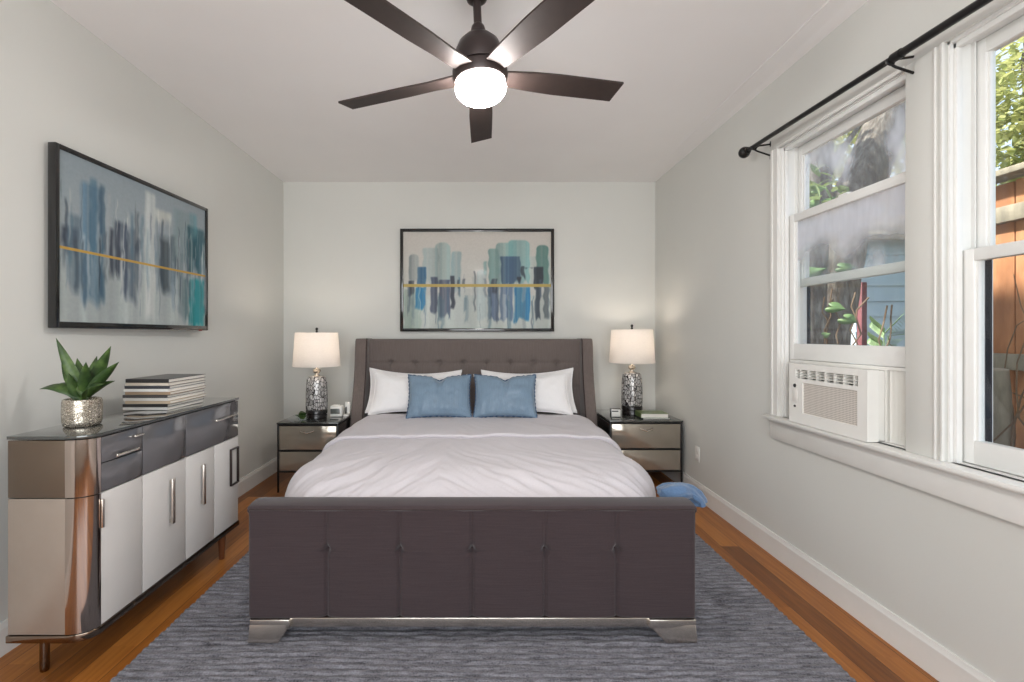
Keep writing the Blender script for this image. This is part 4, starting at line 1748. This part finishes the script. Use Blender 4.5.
# ------------------------------------------------------------------ curtain rod
RXX = 1.635
ra, rb = Vector((RXX, 2.85, 2.428)), Vector((RXX, 0.75, 2.36))
rod = thing('curtain_rod', 'black curtain rod mounted above the right wall windows', 'curtain rod', (XR, 1.9, 2.4))
bm = NB()
mid = ra.lerp(rb, .49)
tube(bm, [ra, mid], .0125, 14)
tube(bm, [mid, rb], .0155, 14)
tube(bm, [mid + (ra - rb).normalized() * .02, mid - (ra - rb).normalized() * .02], .0185, 14)
obj('rod', bm, M['black_metal'], rod)
bm = NB()
dr_ = (ra - rb).normalized()
bmesh.ops.create_uvsphere(bm, u_segments=24, v_segments=16, radius=.034, matrix=Matrix.Translation(ra + dr_ * .026))
tube(bm, [ra - dr_ * .02, ra + dr_ * .01], .018, 14)
obj('finial', bm, M['black_metal'], rod)
for f_ in (.035, .475, .97):
    c = ra.lerp(rb, f_)
    bm = NB()
    wx = XR - .018 if f_ > .03 and f_ < .03 else XR
    zc_ = c.z
    tube(bm, [(wx - .004, c.y, zc_ + .014), (c.x + .03, c.y, zc_ + .004), (c.x + .005, c.y, zc_ - .012)], .0052, 8)
    tube(bm, [(wx - .004, c.y, zc_ - .055), (c.x + .02, c.y, zc_ - .028), (c.x, c.y, zc_ - .016)], .0052, 8)
    box(bm, wx - .006, wx, c.y - .009, c.y + .009, zc_ - .075, zc_ - .045, .002)
    box(bm, wx - .006, wx, c.y - .009, c.y + .009, zc_ + .002, zc_ + .032, .002)
    tube(bm, [(c.x - .017, c.y, zc_), (c.x - .012, c.y, zc_ - .014), (c.x, c.y, zc_ - .019), (c.x + .012, c.y, zc_ - .014), (c.x + .017, c.y, zc_)], .005, 8)
    obj('bracket', bm, M['black_metal'], rod)

# ------------------------------------------------------------------ window air conditioner
ay0, ay1, az0_, az1_, axf = 2.035, 2.55, ZS + .006, 1.146, 1.695
ac = thing('window_air_conditioner', 'white window air conditioner resting on the sill under raised sash', 'air conditioner', (1.8, 2.3, ZS))
bm = NB()
box(bm, axf + .045, 2.12, ay0 + .006, ay1 - .006, az0_, az1_ - .004, .006)
obj('casing', bm, M['ac_white'], ac)
bm = NB()
# front bezel as a frame: surrounds the grille and the louvre slot
gy0, gy1, gz0, gz1 = ay0 + .055, ay1 - .105, az0_ + .055, az0_ + .215
ly0, ly1, lz0, lz1 = ay0 + .05, ay1 - .05, az0_ + .235, az0_ + .283
for a, b, c, d in ((ay0, ay1, az0_ - .003, gz0), (ay0, gy0, gz0, gz1), (gy1, ay1, gz0, gz1), (ay0, ay1, gz1, lz0), (ay0, ly0, lz0, lz1), (ly1, ay1, lz0, lz1), (ay0, ay1, lz1, az1_)):
    box(bm, axf, axf + .05, a, b, c, d, .0)
bmesh.ops.remove_doubles(bm, verts=bm.verts[:], dist=.0002)
front = obj('front_panel', bm, M['ac_white'], ac, 30)
bm = NB()
box(bm, axf + .006, axf + .012, gy0, gy1, gz0, gz1)
obj('intake_grille', bm, M['grille'], front)['label'] = 'beige perforated intake grille'
bm = NB()
box(bm, axf + .03, axf + .034, ly0, ly1, lz0, lz1)
lv = obj('louver_slot', bm, M['ac_dark'], front)
for k in range(3):
    bm = NB()
    zc_ = lz0 + .010 + k * .0145
    prism(bm, [(axf + .002, zc_), (axf + .004, zc_ - .002), (axf + .03, zc_ + .006), (axf + .03, zc_ + .009)], ly0, ly1, 'y')
    obj('louver', bm, M['ac_white'], lv)
for k in range(7):
    bm = NB()
    yc = ly0 + (ly1 - ly0) * (k + .5) / 7
    box(bm, axf + .006, axf + .028, yc - .004, yc + .004, lz0, lz1)
    obj('vane', bm, M['ac_white'], lv)
for z_ in (az0_ + .195, az0_ + .085):
    bm = NB()
    tube(bm, [(axf - .004, ay1 - .048, z_), (axf + .004, ay1 - .048, z_)], .0095 if z_ > az0_ + .1 else .006, 16)
    obj('button', bm, M['ac_knob'], front)
bm = NB()
box(bm, axf - .001, axf + .004, ay1 - .07, ay1 - .028, az0_ + .105, az0_ + .175, .001)
obj('control_label', bm, M['plate'], front)
bm = NB()
box(bm, XR + .035, XR + .06, ay0 - .01, ay1 + .01, az1_ - .002, 1.161, .002)
obj('top_rail', bm, M['ac_white'], ac)


def accordion(y0, y1, n):
    b_ = NB()
    pts, bk = [], []
    for k in range(2 * n + 1):
        y = y0 + (y1 - y0) * k / (2 * n)
        x = XR + .036 + (.022 if k % 2 else 0)
        pts.append((x, y))
        bk.append((x + .004, y))
    prism(b_, pts + bk[::-1], ZS + .006, 1.159, 'z')
    box(b_, XR + .036, XR + .064, y0, y0 + .008, ZS + .005, 1.161)
    box(b_, XR + .036, XR + .064, y1 - .008, y1, ZS + .005, 1.161)
    box(b_, XR + .036, XR + .064, y0, y1, 1.148, 1.161)
    return b_


obj('accordion_panel', accordion(1.902, ay0 + .004, 6), M['ac_white'], ac, 20)
obj('accordion_panel', accordion(ay1 - .004, 2.676, 5), M['ac_white'], ac, 20)

# ------------------------------------------------------------------ outlet
ot = thing('wall_outlet', 'white electrical outlet low on right wall beside nightstand', 'outlet', (XR, 3.72, .35))
bm = NB()
box(bm, XR - .006, XR - .0002, 3.68, 3.755, .29, .41, .003)
obj('cover_plate', bm, M['plate'], ot)
for z_ in (.328, .372):
    bm = NB()
    box(bm, XR - .008, XR - .005, 3.70, 3.735, z_ - .014, z_ + .014, .003)
    obj('socket', bm, M['plate'], ot)

# ------------------------------------------------------------------ outdoors
bm = NB()
box(bm, XR + WT + .02, 14, -3, 14, -.6, -.35)
single('garden_ground', bm, M['soil'], 'bare leaf strewn ground outside the windows', 'ground', kind='structure')

# cedar fence seen through the near window
fn = thing('cedar_fence', 'orange brown cedar board fence outside the near window', 'fence', (3.0, 1.6, -.35))
bm = NB()
y = 0.9
random.seed(8)
while y < 2.86:
    w = .138
    zt = 2.18 + random.uniform(-.02, .02)
    box(bm, 2.99 + random.uniform(-.003, .003), 3.012, y, y + w, -.35, zt, .003, 1)
    y += w + .004
obj('boards', bm, M['fence'], fn)
for z_ in (1.15, 1.98):
    bm = NB()
    box(bm, 2.945, 2.99, .9, 2.87, z_ - .045, z_ + .045, .004)
    obj('rail', bm, M['grey_wood'], fn)
bm = NB()
box(bm, 2.95, 3.05, 2.86, 2.95, -.35, 2.25, .006)
obj('post', bm, M['grey_wood'], fn)
bm = NB()
box(bm, 2.9, 3.05, .9, 2.95, 2.19, 2.225, .004)
obj('cap_board', bm, M['grey_wood'], fn)
# leaning lichen covered stake in front of the fence
bm = NB()
tube(bm, [(2.79, 2.50, -.35), (2.77, 2.48, .4), (2.74, 2.46, 1.0), (2.73, 2.45, 1.12)], [.062, .058, .05, .04], 12)
single('garden_stake', bm, M['grey_wood'], 'pale lichen covered stake in front of the cedar fence', 'stake')
# dry twigs
tw = thing('dry_shrub', 'tangle of bare dry twigs in front of the cedar fence', 'shrub', (2.75, 2.38, -.35))
bm = NB()
random.seed(21)
for k in range(46):
    p = Vector((2.75 + random.uniform(-.08, .08), 2.36 + random.uniform(-.12, .14), -.35))
    pts = [p.copy()]
    d = Vector((random.uniform(-.25, .25), random.uniform(-.4, .4), 1.3))
    for s in range(12):
        d += Vector((random.uniform(-.28, .28), random.uniform(-.45, .45), random.uniform(-.38, .15)))
        d.normalize()
        p = p + d * .17
        p.x = min(max(p.x, 2.5), 2.92)
        p.y = min(max(p.y, 2.0), 2.84)
        pts.append(p.copy())
    tube(bm, pts, [max(.0022, .008 - .0005 * i) for i in range(len(pts))], 5)
obj('twigs', bm, M['twig'], tw)

# blue shed wall and maroon post beyond window 1
sh = thing('garden_shed', 'pale blue shed seen through the window above air conditioner', 'shed', (6.2, 7.0, -.35))
bm = NB()
box(bm, 5.0, 7.6, 6.2, 7.8, -.35, 2.55)
for k in range(14):
    z_ = -.3 + k * .205
    prism(bm, [(6.2, z_), (6.175, z_), (6.196, z_ + .2), (6.2, z_ + .2)], 5.0, 7.6, 'x')
obj('wall', bm, M['blue_siding'], sh)
bm = NB()
prism(bm, [(5.95, 2.52), (7.1, 3.05), (8.25, 2.52), (8.25, 2.60), (7.1, 3.13), (5.95, 2.60)], 4.9, 7.7, 'x')
obj('roof', bm, M['grey_wood'], sh)
bm = NB()
box(bm, 4.91, 4.98, 5.98, 6.06, -.35, 1.98, .006)
single('painted_post', bm, M['maroon'], 'slim maroon post standing at the shed corner', 'post')


def leaf_cloud(bm_, c, rad, n, size, seed):
    rng = random.Random(seed)
    c = Vector(c)
    for _ in range(n):
        while True:
            p = Vector((rng.uniform(-1, 1), rng.uniform(-1, 1), rng.uniform(-1, 1)))
            if p.length < 1:
                break
        clump = noise.noise(p * 2.4 + Vector((seed, 0, 0)))
        if clump < -.12 and rng.random() < .8:
            continue
        q = c + Vector((p.x * rad[0], p.y * rad[1], p.z * rad[2]))
        d = Vector((rng.uniform(-1, 1), rng.uniform(-1, 1), rng.uniform(-1, .6))).normalized()
        L = size * rng.uniform(.6, 1.3)
        leaf(bm_, q, q + d * L, L * .27, rng.uniform(-.1, .15), .15, 4, .45)


def tree(name, label, trunk, rads, clouds, leafmat, size, seed, branches=()):
    t_ = thing(name, label, 'tree', trunk[0])
    b_ = NB()
    pts = []
    T = [Vector(p) for p in trunk]
    n = 26
    for i in range(n + 1):
        k = i / n * (len(T) - 1)
        j = min(int(k), len(T) - 2)
        f = k - j
        pts.append(T[j].lerp(T[j + 1], f) + Vector((noise.noise(Vector((i * .4, seed, 0))), noise.noise(Vector((i * .4, seed, 5))), 0)) * .035)
    tube(b_, pts, [rads[0] + (rads[1] - rads[0]) * i / n + .012 * noise.noise(Vector((i * .9, seed, 2))) for i in range(n + 1)], 18)
    tr = obj('trunk', b_, M['bark'], t_, 80)
    for k, (pp, r_) in enumerate(branches):
        b_ = NB()
        tube(b_, pp, [r_ * (1 - .6 * i / (len(pp) - 1)) for i in range(len(pp))], 8)
        obj('branch', b_, M['bark'], t_)
    b_ = NB()
    for k, (c, rad, cnt) in enumerate(clouds):
        leaf_cloud(b_, c, rad, cnt, size, seed * 10 + k)
    obj('foliage', b_, leafmat, t_, 0, recalc=False)
    return t_


A = P
# slim tree on the left of window 1
tree('slender_tree', 'slender grey trunked tree at left through window above air conditioner', [(3.22, 4.7, -.35), (3.28, 4.7, 1.2), (3.42, 4.75, 3.0), (3.5, 4.8, 5.0)], (.19, .13),
     [(A(812, 195, 4.3), (.22, .2, .22), 60), (A(803, 125, 5.2), (.35, .3, .5), 260)], M['leaf_mid'], .15, 2,
     [([(3.4, 4.74, 2.6), (3.6, 4.7, 3.1), (3.9, 4.7, 3.5)], .05)])
# large leaning trunk
tree('leaning_tree', 'big leaning tree with hazy grey bark behind the window above air conditioner', [(3.55, 5.0, -.35), (3.68, 5.0, 1.3), (3.95, 5.05, 2.5), (4.45, 5.1, 3.6), (5.0, 5.2, 5.0)], (.28, .17),
     [(A(848, 150, 6.2), (.30, .4, .62), 800), (A(905, 160, 6.4), (.42, .4, .75), 1000), (A(885, 60, 6.4), (1.3, .8, .5), 260)], M['leaf_yellow'], .12, 3,
     [([(3.95, 5.05, 2.5), (3.75, 5.1, 3.0), (3.62, 5.2, 3.8)], .06)])
# tall hedge tree behind the fence
tree('yellow_green_tree', 'yellow green tree rising behind the cedar fence', [(4.9, 4.05, -.35), (4.9, 4.05, 1.8), (4.95, 4.15, 3.6), (5.0, 4.2, 4.6)], (.12, .05),
     [(A(1010, 150, 4.05), (.55, .4, .6), 1500), (A(1025, 90, 4.1), (.7, .4, .7), 1500), (A(1000, 70, 4.5), (.45, .4, .6), 700)], M['leaf_yellow'], .085, 5)
# backdrop trees further off
for k, (c, rad, n, mt, lab) in enumerate((
        ((6.4, 10.6, 2.9), (2.3, 1.0, 2.6), 2200, 'leaf_mid', 'mid green tree far behind the shed'),
        ((10.6, 9.3, 3.6), (2.2, 1.2, 2.4), 1600, 'leaf_yellow', 'pale yellow green tree far beyond the shed roof'),
        ((7.0, 4.95, 2.4), (1.1, .8, 2.4), 1500, 'leaf_mid', 'mid green tree far behind the cedar fence'))):
    c = Vector(c)
    tree('garden_tree', lab, [(c.x, c.y, -.35), (c.x + .1, c.y, 1.5), (c.x, c.y + .1, c.z + 1)], (.16, .06), [(c, rad, n)], M[mt], .24, 30 + k)

# climbing vine on the leaning trunk: heart leaves seen through the lower glass
vn = thing('climbing_vine', 'leafy vine with heart shaped leaves close outside window above air conditioner', 'vine', (3.12, 4.22, -.35))
bm = NB()
random.seed(5)
for k in range(7):
    p = Vector((3.12 + random.uniform(-.2, .3), 4.22 + random.uniform(-.06, .06), -.35))
    pts = [p.copy()]
    for s in range(18):
        p = p + Vector((random.uniform(-.07, .08), random.uniform(-.05, .05), random.uniform(.07, .15)))
        pts.append(p.copy())
    tube(bm, pts, .007, 5)
obj('stems', bm, M['twig'], vn)


def heart(b_, c, size, ang, tilt):
    ux = Vector((.80, -.60, 0))
    uz = Vector((.15, .2, .97)).normalized()
    nrm = ux.cross(uz).normalized()
    pts = []
    for i in range(24):
        a = 2 * PI * i / 24
        x = .9 * math.sin(a) ** 3
        y = (13 * math.cos(a) - 5 * math.cos(2 * a) - 2 * math.cos(3 * a) - math.cos(4 * a)) / 16
        x, y = x * math.cos(ang) - y * math.sin(ang), x * math.sin(ang) + y * math.cos(ang)
        pts.append(b_.verts.new(Vector(c) + ux * (x * size) + uz * (y * size * tilt) + nrm * (abs(x) * size * .25)))
    m_ = b_.verts.new(Vector(c))
    for i in range(24):
        b_.faces.new((m_, pts[i], pts[(i + 1) % 24]))


for px, py, Y, s, a, ti in ((835, 308, 4.2, .085, 1.2, .7), (848, 320, 4.2, .085, 1.0, .7), (814, 272, 4.2, .10, 1.9, .6), (845, 268, 4.2, .09, 1.4, .6), (812, 205, 4.2, .08, .6, .7), (824, 214, 4.2, .07, 2.2, .7), (818, 190, 4.2, .07, 1.6, .6),
                            (806, 330, 4.25, .05, .3, .8), (826, 335, 4.25, .04, 2.0, .8), (815, 222, 4.2, .07, -.5, .7), (830, 201, 4.2, .07, 2.6, .6)):
    bm = NB()
    heart(bm, P(px, py, Y), s, a, ti)
    o = obj('leaf', bm, M['leaf_dark'], vn, 80)
    sdm = o.modifiers.new('thickness', 'SOLIDIFY')
    sdm.thickness = .002
# low fern in front of the shed
fr_ = thing('garden_fern', 'small green fern in front of the pale blue shed', 'fern', (5.0, 5.85, -.35))
bm = NB()
for px, py, tx, ty in ((884, 332, 872, 322), (884, 334, 900, 318), (888, 336, 905, 334), (882, 345, 870, 338), (884, 345, 896, 345)):
    a, b = P(px, py, 5.6), P(tx, ty, 5.5)
    tube(bm, [Vector((P(886, 350, 5.6).x, 5.6, -.35)), a.lerp(Vector((a.x, 5.6, .2)), .5), a, b], .006, 5)
    for k in range(9):
        q = a.lerp(b, k / 8)
        for s in (-1, 1):
            leaf(bm, q, q + Vector((.05 * (1 if b.x > a.x else -1), -.03, s * .075)), .016, .05, .1, 4)
obj('fronds', bm, M['leaf_dark'], fr_, 0, recalc=False)
